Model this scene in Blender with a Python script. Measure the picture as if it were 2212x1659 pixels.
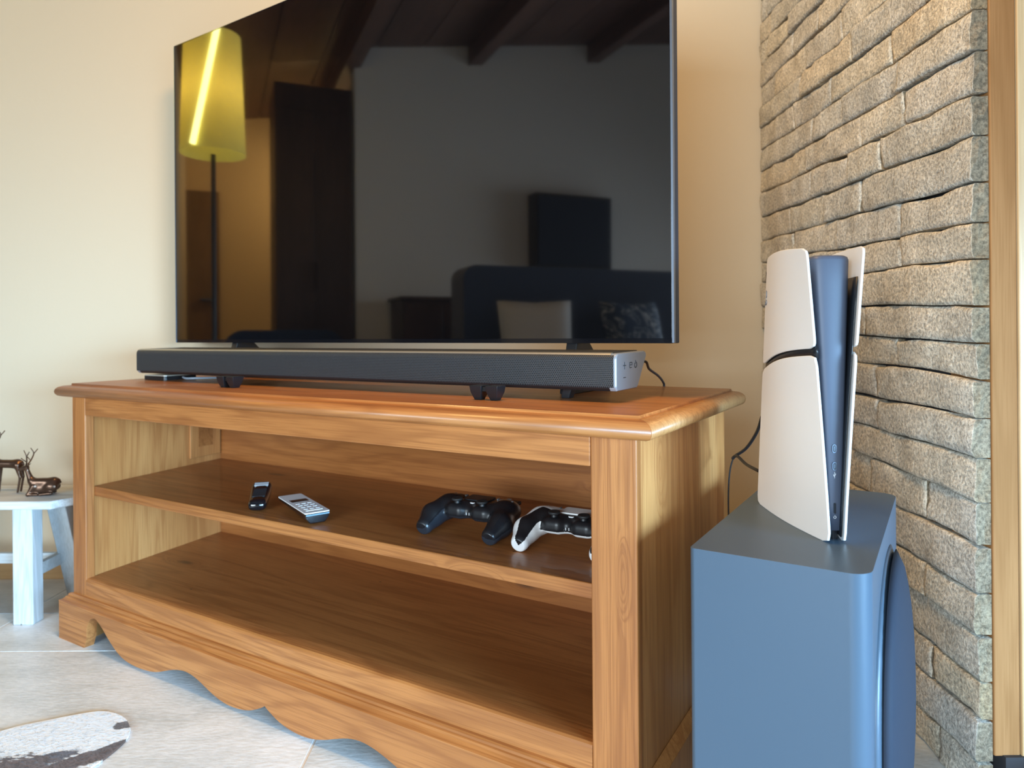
import bpy, bmesh, math, random
import numpy as np
from mathutils import Vector, Matrix, noise

for o in list(bpy.data.objects): bpy.data.objects.remove(o)
scn = bpy.context.scene
COL = scn.collection
random.seed(7)
R = math.radians

# ------------------------------------------------------------------ camera
CAMZ, FPX, CXP, CYP, ROLL = .706, 1500., 1106., 720.7, .0075
cd = bpy.data.cameras.new('camera'); cam = bpy.data.objects.new('camera', cd); COL.objects.link(cam)
cd.sensor_width = 36; cd.lens = 36 * FPX / 2212; cd.shift_y = -(829.5 - CYP) / 2212
cd.clip_start = .02
cam.matrix_world = Matrix.Translation((0, 0, CAMZ)) @ Matrix.Rotation(R(90), 4, 'X') @ Matrix.Rotation(-ROLL, 4, 'Z')
cd.dof.use_dof = True; cd.dof.focus_distance = 1.02; cd.dof.aperture_fstop = 5.6
scn.camera = cam

# ------------------------------------------------------------------ world, lights, exposure
w = bpy.data.worlds.new('world'); scn.world = w; w.use_nodes = True
w.node_tree.nodes['Background'].inputs[0].default_value = (.75, .87, 1, 1)
w.node_tree.nodes['Background'].inputs[1].default_value = .45
scn.view_settings.view_transform = 'Standard'; scn.view_settings.look = 'None'
scn.view_settings.gamma = 1; scn.view_settings.use_curve_mapping = False
scn.view_settings.exposure = 0.14

def area(name, loc, target, sx, sy, power, color, spread=180):
    l = bpy.data.lights.new(name, 'AREA'); l.shape = 'RECTANGLE'; l.size = sx; l.size_y = sy
    l.energy = power; l.color = color; l.spread = R(spread)
    o = bpy.data.objects.new(name, l); COL.objects.link(o); o.location = loc
    o.rotation_euler = (Vector(target) - Vector(loc)).to_track_quat('-Z', 'Y').to_euler()
    return o
# daylight through the glazed door on the right and through the window behind the camera
# door light is shaped: a low narrow blue beam tinting the lower left wall
area('shaped_door_beam', (1.45, -.85, .55), (-1.15, 1.95, -.05), 1.6, .8, 23, (.37, .68, 1.0), 46)
area('daylight_rear_window', (-1.85, -3.40, 1.15), (-.25, .9, .50), 2.6, 1.3, 116, (.75, .90, 1.0), 120)

# ------------------------------------------------------------------ pixel helpers (2212 x 1659 frame)
def ray(x, y):
    a, b = x - CXP, y - CYP; c, s = math.cos(ROLL), math.sin(ROLL)
    return Vector(((c * a - s * b) / FPX, 1., -(s * a + c * b) / FPX))
CAMP = Vector((0, 0, CAMZ))
def on_z(x, y, z):
    r = ray(x, y); return CAMP + r * ((z - CAMZ) / r.z)
def at_y(x, y, d):
    return CAMP + ray(x, y) * d
CTH = .5422; CO = Vector((.1055, .95))               # cabinet frame: x along front to the right, y into depth
CEX = Vector((math.cos(CTH), -math.sin(CTH))); CEY = Vector((math.sin(CTH), math.cos(CTH)))
def cab2w(s, v, z): p = CO + CEX * s + CEY * v; return Vector((p.x, p.y, z))
def w2cab(P): q = Vector((P.x, P.y)) - CO; return q.dot(CEX), q.dot(CEY)

# ------------------------------------------------------------------ mesh helpers
def tag(o, label=None, cat=None, group=None, kind=None):
    if label: o['label'] = label
    if cat: o['category'] = cat
    if group: o['group'] = group
    if kind: o['kind'] = kind
    return o
def empty(name, loc=(0, 0, 0), rz=0., label=None, cat=None, group=None):
    o = bpy.data.objects.new(name, None); COL.objects.link(o); o.location = loc; o.rotation_euler = (0, 0, rz)
    o.empty_display_size = .05
    return tag(o, label, cat, group)
def obj(name, bm, m, parent=None, smooth=False, bev=0, seg=2):
    me = bpy.data.meshes.new(name)
    if isinstance(bm, bmesh.types.BMesh):
        bmesh.ops.recalc_face_normals(bm, faces=bm.faces); bm.to_mesh(me); bm.free()
    else:
        me.from_pydata(bm[0], [], bm[1]); me.update()
    if m: me.materials.append(m)
    o = bpy.data.objects.new(name, me); COL.objects.link(o)
    if smooth: me.polygons.foreach_set('use_smooth', [True] * len(me.polygons))
    if parent: o.parent = parent
    if bev:
        md = o.modifiers.new('bevel', 'BEVEL'); md.width = bev; md.segments = seg; md.limit_method = 'ANGLE'; md.angle_limit = R(35)
        md.harden_normals = False
        me.polygons.foreach_set('use_smooth', [True] * len(me.polygons))
        md2 = o.modifiers.new('wn', 'WEIGHTED_NORMAL'); md2.keep_sharp = False
    return o
def box(x0, x1, y0, y1, z0, z1, bm=None):
    bm = bm or bmesh.new()
    v = [bm.verts.new(p) for p in [(x0,y0,z0),(x1,y0,z0),(x1,y1,z0),(x0,y1,z0),(x0,y0,z1),(x1,y0,z1),(x1,y1,z1),(x0,y1,z1)]]
    for f in [(0,3,2,1),(4,5,6,7),(0,1,5,4),(1,2,6,5),(2,3,7,6),(3,0,4,7)]: bm.faces.new([v[i] for i in f])
    return bm
def prism(pts, a, b, axis='z', bm=None):
    """extrude a 2d polygon; axis z: pts=(x,y); axis x: pts=(y,z); axis y: pts=(x,z)"""
    bm = bm or bmesh.new()
    def P(p, t): return {'z': (p[0], p[1], t), 'x': (t, p[0], p[1]), 'y': (p[0], t, p[1])}[axis]
    A = [bm.verts.new(P(p, a)) for p in pts]; B = [bm.verts.new(P(p, b)) for p in pts]
    n = len(pts)
    fa = bm.faces.new(A); fb = bm.faces.new(B[::-1])
    for i in range(n): bm.faces.new([A[i], B[i], B[(i + 1) % n], A[(i + 1) % n]])
    bmesh.ops.triangulate(bm, faces=[f for f in (fa, fb) if len(f.verts) > 4])
    return bm
def loft(rings, closed=True, cap=True, bm=None):
    bm = bm or bmesh.new()
    L = [[bm.verts.new(p) for p in r] for r in rings]; n = len(L[0])
    for a, b in zip(L, L[1:]):
        for i in range(n if closed else n - 1):
            bm.faces.new([a[i], a[(i + 1) % n], b[(i + 1) % n], b[i]])
    if cap and closed:
        bm.faces.new(L[0][::-1]); bm.faces.new(L[-1])
    return bm
def cyl(c, r, z0, z1, n=24, r2=None, bm=None, axis='z'):
    r2 = r if r2 is None else r2
    def P(a, rr, t):
        u, v_ = rr * math.cos(a), rr * math.sin(a)
        return {'z': (c[0]+u, c[1]+v_, t), 'y': (c[0]+u, t, c[1]+v_), 'x': (t, c[0]+u, c[1]+v_)}[axis]
    return loft([[P(2*math.pi*i/n, r, z0) for i in range(n)], [P(2*math.pi*i/n, r2, z1) for i in range(n)]], bm=bm)
def catmull(pts, k=6):
    P = [Vector(p) for p in pts]; out = []
    Q = [P[0] * 2 - P[1]] + P + [P[-1] * 2 - P[-2]]
    for i in range(1, len(Q) - 2):
        for j in range(k):
            t = j / k; a, b, c, d = Q[i-1], Q[i], Q[i+1], Q[i+2]
            out.append(.5 * ((2*b) + (c-a)*t + (2*a-5*b+4*c-d)*t*t + (3*b-a-3*c+d)*t**3))
    out.append(P[-1]); return out
def tube(pts, r, n=8, k=6, bm=None, smooth=True):
    P = catmull(pts, k) if smooth and len(pts) > 2 else [Vector(p) for p in pts]
    rs = r if callable(r) else (lambda t: r)
    rings = []; up = None
    for i, p in enumerate(P):
        d = (P[min(i+1, len(P)-1)] - P[max(i-1, 0)]).normalized()
        if up is None: up = d.orthogonal().normalized()
        up = (up - d * up.dot(d)).normalized(); s = d.cross(up)
        rr = rs(i / max(1, len(P) - 1))
        rings.append([p + (up * math.cos(2*math.pi*j/n) + s * math.sin(2*math.pi*j/n)) * rr for j in range(n)])
    return loft(rings, bm=bm)
def rrect(x0, x1, y0, y1, r, n=5):
    out = []
    for cx, cy, a0 in ((x1-r, y1-r, 0), (x0+r, y1-r, 90), (x0+r, y0+r, 180), (x1-r, y0+r, 270)):
        for i in range(n + 1):
            a = R(a0 + 90 * i / n); out.append((cx + r*math.cos(a), cy + r*math.sin(a)))
    return out
def snets(F, lo, hi, h):
    """surface nets of F(x,y,z)<0 -> (verts, quads)"""
    ax = [np.arange(lo[i], hi[i] + h, h) for i in range(3)]
    X, Y, Z = np.meshgrid(*ax, indexing='ij'); V = F(X, Y, Z)
    G = (X, Y, Z); n = V.shape
    def sl(A, c): return A[c[0]:n[0]-1+c[0], c[1]:n[1]-1+c[1], c[2]:n[2]-1+c[2]]
    cnt = np.zeros([k-1 for k in n]); pos = [np.zeros(cnt.shape) for _ in range(3)]
    cs = [(i, j, k) for i in (0,1) for j in (0,1) for k in (0,1)]
    for a in cs:
        for b in cs:
            if sum(b) - sum(a) == 1 and all(q >= p for p, q in zip(a, b)):
                va, vb = sl(V, a), sl(V, b); m = (va < 0) != (vb < 0)
                t = np.where(m, va / np.where(m, va - vb, 1), 0)
                cnt += m
                for d in range(3): pos[d] += np.where(m, sl(G[d], a) * (1-t) + sl(G[d], b) * t, 0)
    act = cnt > 0; idx = -np.ones(cnt.shape, int); idx[act] = np.arange(act.sum())
    verts = np.stack([(p[act] / cnt[act]) for p in pos], 1)
    S = V < 0; quads = []
    for d in range(3):
        e, g = (d+1) % 3, (d+2) % 3
        s0 = [slice(1, k-1) for k in n]; s0[d] = slice(0, n[d]-1)
        s1 = list(s0); s1[d] = slice(1, n[d])
        A, B = S[tuple(s0)], S[tuple(s1)]
        for m, flip in ((A & ~B, False), (~A & B, True)):
            I = np.argwhere(m)
            I[:, e] += 1; I[:, g] += 1
            def c(de, dg):
                J = I.copy(); J[:, e] -= de; J[:, g] -= dg; return idx[J[:, 0], J[:, 1], J[:, 2]]
            q = np.stack([c(1,1), c(0,1), c(0,0), c(1,0)], 1)
            quads.append(q[:, ::-1] if flip else q)
    return verts, np.concatenate(quads)
def submesh(verts, quads, mask):
    q = quads[mask]; u, inv = np.unique(q, return_inverse=True)
    return verts[u].tolist(), inv.reshape(q.shape).tolist()
def smin(a, b, k):
    h = np.clip(.5 + .5*(b-a)/k, 0, 1); return b*(1-h) + a*h - k*h*(1-h)
def sd_caps(X, Y, Z, a, b, ra, rb):
    a, b = np.array(a, float), np.array(b, float); d = b - a
    t = np.clip(((X-a[0])*d[0] + (Y-a[1])*d[1] + (Z-a[2])*d[2]) / (d@d), 0, 1)
    return np.sqrt((X-a[0]-t*d[0])**2 + (Y-a[1]-t*d[1])**2 + (Z-a[2]-t*d[2])**2) - (ra + (rb-ra)*t)
def sd_ell(X, Y, Z, c, r):
    k = np.sqrt(((X-c[0])/r[0])**2 + ((Y-c[1])/r[1])**2 + ((Z-c[2])/r[2])**2)
    return (k - 1) * min(r)
def sd_rbox(X, Y, Z, c, h, r):
    q = [np.abs(A - c[i]) - (h[i] - r) for i, A in enumerate((X, Y, Z))]
    return np.sqrt(sum(np.maximum(a, 0)**2 for a in q)) + np.minimum(np.maximum(np.maximum(q[0], q[1]), q[2]), 0) - r

# ------------------------------------------------------------------ materials
MATS = {}
def mat(name, col, rough=.5, metal=0., spec=.5, bump=0., bscale=200., coat=0., emit=None, estr=0., ior=None, sheen=0.):
    m = bpy.data.materials.new(name); m.use_nodes = True; nt = m.node_tree; b = nt.nodes['Principled BSDF']
    b.inputs['Base Color'].default_value = (*col, 1); b.inputs['Roughness'].default_value = rough
    b.inputs['Metallic'].default_value = metal; b.inputs['Specular IOR Level'].default_value = spec
    b.inputs['Coat Weight'].default_value = coat
    if ior: b.inputs['IOR'].default_value = ior
    if sheen: b.inputs['Sheen Weight'].default_value = sheen
    if emit: b.inputs['Emission Color'].default_value = (*emit, 1); b.inputs['Emission Strength'].default_value = estr
    if bump:
        tc = nt.nodes.new('ShaderNodeTexCoord'); n = nt.nodes.new('ShaderNodeTexNoise'); n.inputs['Scale'].default_value = bscale
        n.inputs['Detail'].default_value = 4; bp = nt.nodes.new('ShaderNodeBump'); bp.inputs['Strength'].default_value = bump
        bp.inputs['Distance'].default_value = .002
        nt.links.new(tc.outputs['Object'], n.inputs['Vector']); nt.links.new(n.outputs['Fac'], bp.inputs['Height'])
        nt.links.new(bp.outputs['Normal'], b.inputs['Normal'])
    MATS[name] = m; return m
class NT:
    def __init__(s, m): s.nt = m.node_tree; s.b = s.nt.nodes['Principled BSDF']
    def n(s, t, **kw):
        d = s.nt.nodes.new('ShaderNode' + t)
        for k, v in kw.items(): setattr(d, k, v)
        return d
    def l(s, a, b): s.nt.links.new(a, b)
    def math(s, op, a, b=None, c=None):
        d = s.n('Math', operation=op)
        for i, v in enumerate((a, b, c)):
            if v is None: continue
            if isinstance(v, (int, float)): d.inputs[i].default_value = v
            else: s.l(v, d.inputs[i])
        return d.outputs[0]
    def mix(s, f, a, b, blend='MIX'):
        d = s.n('Mix', data_type='RGBA', blend_type=blend)
        for i, v in ((0, f), (6, a), (7, b)):
            if isinstance(v, (int, float)): d.inputs[i].default_value = v
            elif isinstance(v, tuple): d.inputs[i].default_value = (*v, 1)
            else: s.l(v, d.inputs[i])
        return d.outputs[2]
    def ramp(s, f, stops):
        d = s.n('ValToRGB'); e = d.color_ramp.elements
        while len(e) < len(stops): e.new(.5)
        for k, (p, c) in zip(e, stops): k.position = p; k.color = (*c, 1) if len(c) == 3 else c
        s.l(f, d.inputs[0]); return d.outputs[0]
def wood(name, axis, tones, rough=.42, knots=1., across=1.0, bump=.12, coat=.0):
    m = mat(name, tones[1], rough, coat=coat); t = NT(m)
    tc = t.n('TexCoord'); oi = t.n('ObjectInfo')
    off = t.n('VectorMath', operation='SCALE'); cmb = t.n('CombineXYZ')
    for i in range(3): cmb.inputs[i].default_value = (7.3, 3.1, 5.7)[i]
    t.l(cmb.outputs[0], off.inputs[0]); t.l(oi.outputs['Random'], off.inputs['Scale'])
    add = t.n('VectorMath', operation='ADD'); t.l(tc.outputs['Object'], add.inputs[0]); t.l(off.outputs[0], add.inputs[1])
    def mapped(al, ac):
        mp = t.n('Mapping'); sc = [ac * across] * 3; sc['xyz'.index(axis)] = al
        mp.inputs['Scale'].default_value = sc; t.l(add.outputs[0], mp.inputs['Vector']); return mp.outputs[0]
    # knots: sparse cells, bending the grain about them
    vo = t.n('TexVoronoi', feature='F1'); t.l(mapped(2.3, 6.5), vo.inputs['Vector']); vo.inputs['Scale'].default_value = 1
    vo.inputs['Randomness'].default_value = 1
    sel = t.n('SeparateColor'); t.l(vo.outputs['Color'], sel.inputs[0])
    pick = t.math('LESS_THAN', sel.outputs[0], .62 * knots)
    d = vo.outputs['Distance']
    near = t.math('MULTIPLY', t.math('SUBTRACT', 1, t.n('MapRange').outputs[0]) if False else t.math('MAXIMUM', t.math('SUBTRACT', 1, t.math('MULTIPLY', d, 4.0)), 0), pick)
    g = t.n('TexNoise'); g.inputs['Scale'].default_value = 1; g.inputs['Detail'].default_value = 3; g.inputs['Roughness'].default_value = .55
    g.inputs['Distortion'].default_value = .6
    bend = t.n('VectorMath', operation='ADD'); t.l(mapped(1.1, 13), bend.inputs[0])
    cb = t.n('CombineXYZ'); nb = t.math('MULTIPLY', t.math('MULTIPLY', near, near), 2.2)
    for i in range(3): t.l(nb, cb.inputs[i])
    t.l(cb.outputs[0], bend.inputs[1]); t.l(bend.outputs[0], g.inputs['Vector'])
    rings = t.math('MULTIPLY_ADD', t.math('SINE', t.math('MULTIPLY', g.outputs['Fac'], 42)), .5, .5)
    rings = t.math('POWER', rings, 2.2)
    fi = t.n('TexNoise'); fi.inputs['Scale'].default_value = 1; fi.inputs['Detail'].default_value = 4; t.l(mapped(9, 420), fi.inputs['Vector'])
    bl = t.n('TexNoise'); bl.inputs['Scale'].default_value = 1; bl.inputs['Detail'].default_value = 2; t.l(mapped(1.0, 5.5), bl.inputs['Vector'])
    c = t.ramp(bl.outputs['Fac'], [(.3, tones[0]), (.52, tones[1]), (.72, tones[2])])
    c = t.mix(t.math('MULTIPLY', rings, .52), c, tones[3])
    c = t.mix(t.math('MULTIPLY', t.math('MAXIMUM', t.math('SUBTRACT', fi.outputs['Fac'], .45), 0), 2.4), c, tones[3])
    kn = t.math('MULTIPLY', t.ramp(d, [(.045, (1, 1, 1)), (.085, (0, 0, 0))]), pick)
    halo = t.math('MULTIPLY', t.ramp(d, [(.07, (1, 1, 1)), (.22, (0, 0, 0))]), pick)
    c = t.mix(t.math('MULTIPLY', halo, .35), c, tones[3]); c = t.mix(t.math('MULTIPLY', kn, .85), c, (.085, .035, .015))
    # worm holes and nicks
    v2 = t.n('TexVoronoi', feature='F1'); v2.inputs['Scale'].default_value = 1; t.l(mapped(11, 24), v2.inputs['Vector'])
    s2 = t.n('SeparateColor'); t.l(v2.outputs['Color'], s2.inputs[0])
    hole = t.math('MULTIPLY', t.math('LESS_THAN', v2.outputs['Distance'], .045), t.math('LESS_THAN', s2.outputs[1], .2))
    c = t.mix(hole, c, (.06, .025, .01))
    t.l(c, t.b.inputs['Base Color'])
    h = t.math('ADD', t.math('MULTIPLY', rings, .5), t.math('SUBTRACT', fi.outputs['Fac'], t.math('MULTIPLY', hole, 2)))
    bp = t.n('Bump'); bp.inputs['Strength'].default_value = bump; bp.inputs['Distance'].default_value = .0012
    t.l(h, bp.inputs['Height']); t.l(bp.outputs['Normal'], t.b.inputs['Normal'])
    return m
PINE = [(.37, .136, .036), (.455, .178, .050), (.53, .228, .072), (.24, .077, .019)]
wx = wood('pine_grain_along', 'x', PINE, coat=.12)
wz = wood('pine_grain_upright', 'z', PINE, coat=.12, across=1.9)
PINE2 = [(.52, .220, .066), (.60, .272, .088), (.68, .335, .120), (.39, .140, .038)]  # light on the sides and rear post put into a paler pine
wz2 = wood('pine_grain_upright_lit', 'z', PINE2, coat=.1)
wy = wood('pine_end_grain', 'z', [(.46, .22, .08), (.55, .29, .11), (.62, .36, .16), (.34, .15, .05)], across=2.6, coat=.12)
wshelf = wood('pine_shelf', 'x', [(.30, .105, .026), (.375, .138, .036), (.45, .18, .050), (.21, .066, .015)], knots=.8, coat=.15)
whitewash = wood('whitewashed_wood', 'x', [(.50, .52, .52), (.62, .65, .66), (.72, .76, .78), (.38, .38, .36)], rough=.7, knots=.3)
postwood = wood('frame_wood', 'z', [(.33, .155, .058), (.38, .19, .075), (.43, .22, .092), (.28, .13, .045)], knots=.15, rough=.75)
postwood.node_tree.nodes['Principled BSDF'].inputs['Specular IOR Level'].default_value = .15
postwood2 = wood('frame_wood_pale', 'z', [(.58, .40, .20), (.66, .47, .26), (.72, .54, .32), (.52, .34, .17)], knots=.1)
skirtw = wood('skirting_wood', 'x', [(.30, .17, .07), (.36, .21, .09), (.42, .26, .12), (.24, .13, .05)], knots=.2)
ceilw = wood('ceiling_wood', 'x', [(.10, .045, .035), (.14, .065, .05), (.18, .085, .06), (.07, .03, .025)], knots=.3)

plaster = mat('plaster', (.60, .50, .36), .85, bump=.12, bscale=90)
plaster_grey = mat('plaster_grey', (.78, .77, .76), .9)
plaster_warm = mat('plaster_warm', (.75, .55, .30), .9)

def tile_mat(name, c0, c1, c2, rough=.32):
    m = mat(name, c1, rough); t = NT(m); tc = t.n('TexCoord')
    a = t.n('TexNoise'); a.inputs['Scale'].default_value = 3.2; a.inputs['Detail'].default_value = 8; a.inputs['Roughness'].default_value = .65
    mp = t.n('Mapping'); mp.inputs['Scale'].default_value = (1, 2.4, 1); t.l(tc.outputs['Object'], mp.inputs['Vector']); t.l(mp.outputs[0], a.inputs['Vector'])
    b = t.n('TexNoise'); b.inputs['Scale'].default_value = 60; b.inputs['Detail'].default_value = 6; t.l(mp.outputs[0], b.inputs['Vector'])
    f = t.math('ADD', t.math('MULTIPLY', a.outputs['Fac'], .75), t.math('MULTIPLY', b.outputs['Fac'], .25))
    c = t.ramp(f, [(.36, c0), (.5, c1), (.62, c2)]); t.l(c, t.b.inputs['Base Color'])
    r = t.math('MULTIPLY_ADD', b.outputs['Fac'], .35, rough - .12); t.l(r, t.b.inputs['Roughness'])
    bp = t.n('Bump'); bp.inputs['Strength'].default_value = .3; bp.inputs['Distance'].default_value = .002; t.l(b.outputs['Fac'], bp.inputs['Height'])
    t.l(bp.outputs['Normal'], t.b.inputs['Normal']); return m
tile = tile_mat('floor_tile', (.53, .575, .58), (.72, .765, .78), (.84, .885, .91))
tile_grey = tile_mat('grey_floor_tile', (.30, .31, .31), (.40, .41, .41), (.48, .48, .47))
grout = mat('grout', (.74, .72, .68), .9)
screed = mat('screed_dark', (.03, .03, .035), .8)

def stone_mat(name='slate_stone', mul=(1, 1, 1)):
    m = mat(name, (.35, .33, .3), .75, spec=.35); t = NT(m); tc = t.n('TexCoord'); oi = t.n('ObjectInfo')
    a = t.n('TexNoise'); a.inputs['Scale'].default_value = 14; a.inputs['Detail'].default_value = 6; a.inputs['Roughness'].default_value = .6; t.l(tc.outputs['Object'], a.inputs['Vector'])
    b = t.n('TexNoise'); b.inputs['Scale'].default_value = 190; b.inputs['Detail'].default_value = 5; b.inputs['Roughness'].default_value = .7; t.l(tc.outputs['Object'], b.inputs['Vector'])
    c3 = t.n('TexNoise'); c3.inputs['Scale'].default_value = 4; t.l(tc.outputs['Object'], c3.inputs['Vector'])
    c = t.ramp(a.outputs['Fac'], [(.3, (.50, .475, .42)), (.5, (.66, .63, .56)), (.7, (.80, .77, .70))])
    tint = t.ramp(oi.outputs['Random'], [(0, (.86, .88, .90)), (.35, (1.0, .97, .90)), (.7, (.92, .92, .92)), (1, (1.08, .98, .82))])
    c = t.mix(1., c, tint, 'MULTIPLY')
    c = t.mix(t.math('MULTIPLY', t.math('MAXIMUM', t.math('SUBTRACT', c3.outputs['Fac'], .52), 0), 2.2), c, (.40, .31, .20))
    sp = t.ramp(b.outputs['Fac'], [(.36, (.42, .42, .42)), (.5, (1, 1, 1)), (.64, (1.6, 1.6, 1.6))])
    c = t.mix(.8, c, sp, 'MULTIPLY'); c = t.mix(1., c, mul, 'MULTIPLY'); t.l(c, t.b.inputs['Base Color'])
    h = t.math('ADD', t.math('MULTIPLY', b.outputs['Fac'], .5), a.outputs['Fac'])
    bp = t.n('Bump'); bp.inputs['Strength'].default_value = .9; bp.inputs['Distance'].default_value = .009; t.l(h, bp.inputs['Height'])
    t.l(bp.outputs['Normal'], t.b.inputs['Normal']); return m
slate = stone_mat(); slate_end = stone_mat('slate_end_toned_down', (.46, .385, .30))  # end faces: slate darkened and browned to offset the light falling there
mortar = mat('wall_backing', (.035, .035, .04), .95, bump=.4, bscale=120)

# ------------------------------------------------------------------ the room
WY = 2.035          # wall behind the television
o = obj('floor', box(-5.6, 1.6, -3.6, 2.3, -.06, -.0008), grout); tag(o, kind='structure'); floor_o = o
# large floor tiles, each a piece with recessed joints
tx, ty, gp = .90, .60, .0055
x_edges = [-.349 + tx * k for k in range(-5, 3)]
y_edges = [1.5585 + ty * k for k in range(-8, 1)]
def tile_mesh():
    me = bpy.data.meshes.new('tile'); bm = box(-tx/2 + gp/2, tx/2 - gp/2, -ty/2 + gp/2, ty/2 - gp/2, -.012, 0)
    bmesh.ops.recalc_face_normals(bm, faces=bm.faces); bm.to_mesh(me); bm.free(); me.materials.append(tile); return me
tme = tile_mesh()
for xe in x_edges[:-1]:
    for ye in y_edges[:-1]:
        if xe + tx/2 > 1.5 or xe < -4.2: continue
        t_ = bpy.data.objects.new('floor_tile', tme); COL.objects.link(t_); t_.parent = floor_o
        t_.location = (xe + tx/2, ye + ty/2, 0)
for xe in x_edges[:-1]:        # last row up to the wall, cut, then a greyer row along the wall
    if xe + tx/2 > 1.5 or xe < -4.2: continue
    obj('floor_tile', box(xe + gp/2, xe + tx - gp/2, y_edges[-1] + gp/2, 1.772, -.012, 0), tile, floor_o)
    obj('grey_floor_tile', box(xe + gp/2, xe + tx - gp/2, 1.775, WY + .05, -.012, .001), tile_grey, floor_o)

tag(obj('wall_back', box(-5.6, .95, WY, WY + .12, 0, 3.4), plaster), kind='structure')
tag(obj('baseboard_back', box(-3.0, .70, WY - .013, WY + .01, 0, .058), skirtw, bev=.003), kind='structure')
tag(obj('wall_left', box(-3.75, -3.6, -3.6, .93, 0, 3.4), plaster_grey), kind='structure')
tag(obj('wall_hall', box(-5.35, -5.2, .5, WY, 0, 3.4), plaster_warm), kind='structure')
tag(obj('wall_hall_side', box(-5.35, -3.75, .6, .7, 0, 3.4), plaster_grey), kind='structure')
# wall behind the camera with a window opening
bm = box(-3.75, -3.2, -3.6, -3.45, 0, 3.4); box(-.5, 1.6, -3.6, -3.45, 0, 3.4, bm); box(-3.2, -.5, -3.6, -3.45, 0, .45, bm); box(-3.2, -.5, -3.6, -3.45, 2.25, 3.4, bm)
tag(obj('wall_rear', bm, plaster), kind='structure')
wf = empty('window_1', (0, 0, 0)); tag(wf, kind='structure')
bm = box(-3.2, -.5, -3.56, -3.5, .45, .53); box(-3.2, -.5, -3.56, -3.5, 2.17, 2.25, bm)
for xx in (-3.2, -1.89, -.58): box(xx, xx + .08, -3.56, -3.5, .45, 2.25, bm)
obj('window_frame', bm, postwood2, wf)
# wall on the right with the glazed door opening beside the stone wall
bm = box(.95, 1.1, -3.6, -2.0, 0, 3.4); box(.95, 1.1, -2.0, .95, 2.15, 3.4, bm)
tag(obj('wall_right', bm, plaster), kind='structure')
# sloping plank ceiling
cl = empty('ceiling'); tag(cl, kind='structure')
def cz(y): return 2.50 + .33 * (2.03 - y) * .5
for i in range(17):
    y0 = WY + .1 - i * .34; y1 = y0 - .332
    bm = bmesh.new(); prism([(y0, cz(y0)), (y1, cz(y1)), (y1, cz(y1) + .03), (y0, cz(y0) + .03)], -5.5, 1.6, 'x', bm)
    obj('ceiling_board', bm, ceilw, cl)
bm = bmesh.new(); prism([(WY + .2, cz(WY + .2) + .03), (-3.7, cz(-3.7) + .03), (-3.7, cz(-3.7) + .1), (WY + .2, cz(WY + .2) + .1)], -5.6, 1.7, 'x', bm)
obj('roof_panel', bm, screed, cl)
for yb in (1.0, .1, -.9, -2.0):
    bm = bmesh.new(); prism([(yb, cz(yb) - .14), (yb - .11, cz(yb - .11) - .14), (yb - .11, cz(yb - .11)), (yb, cz(yb))], -5.5, 1.6, 'x', bm)
    obj('ceiling_beam', bm, ceilw, cl)

# ------------------------------------------------------------------ dry-stacked stone wall
SY0, SY1 = 1.035, WY                              # near end, room corner
def sxf(y): return .690 + .044 * (y - SY0)        # stone face
stw = tag(obj('wall_stone', prism([(sxf(1.14) + .020, 1.14), (.7134 + .16, 1.14), (.95, WY + .05), (sxf(WY) + .022, WY + .05)], 0, 3.3, 'z'), mortar), kind='structure')
B = [-800,-705,-615,-520,-430,-345,-255,-165,-75,16,105,197,295,392,477,561,655,739,816,902,990,1081,1179,1280,1367,1467,1559,1648,1740]
zB = [CAMZ - (b - 711.) * SY0 / FPX for b in B]; zB[-1] = 0.
zt = zB[0]
while zt < 2.9:
    zt += .06 + random.uniform(-.006, .006); zB.insert(0, zt)
nextra = len(zB) - len(B)
JP = {16:[1946,1815,1747], -75:[1929,1788,1700], -165:[2010,1840,1720], 105:[1960,1860,1730], 197:[1906,1830,1745], 295:[1855,1771,1691], 392:[1946,1800,1700],
      477:[1948,1830,1735], 561:[1820,1710], 655:[1865,1760], 739:[1934,1800], 816:[1890,1740], 902:[1893,1760], 990:[1830,1720],
      1081:[1998,1869,1740], 1179:[1905,1760], 1280:[2002,1880,1740], 1367:[1930,1780], 1467:[2010,1850], 1559:[1960,1800], 1648:[2030,1860]}
def tilt(z): return max(0., min(.05, (z - .30) * .075))
def zline(i, y): return zB[i] + tilt(zB[i]) * (y - SY0) + (noise.noise((y * 3.1, i * 7.7, 0)) * .007 + noise.noise((y * 9, i * 3.3, 5)) * .0035 if 0 < zB[i] else 0)
VV = [0, .035, .10, .26, .5, .74, .90, .965, 1]
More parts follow.
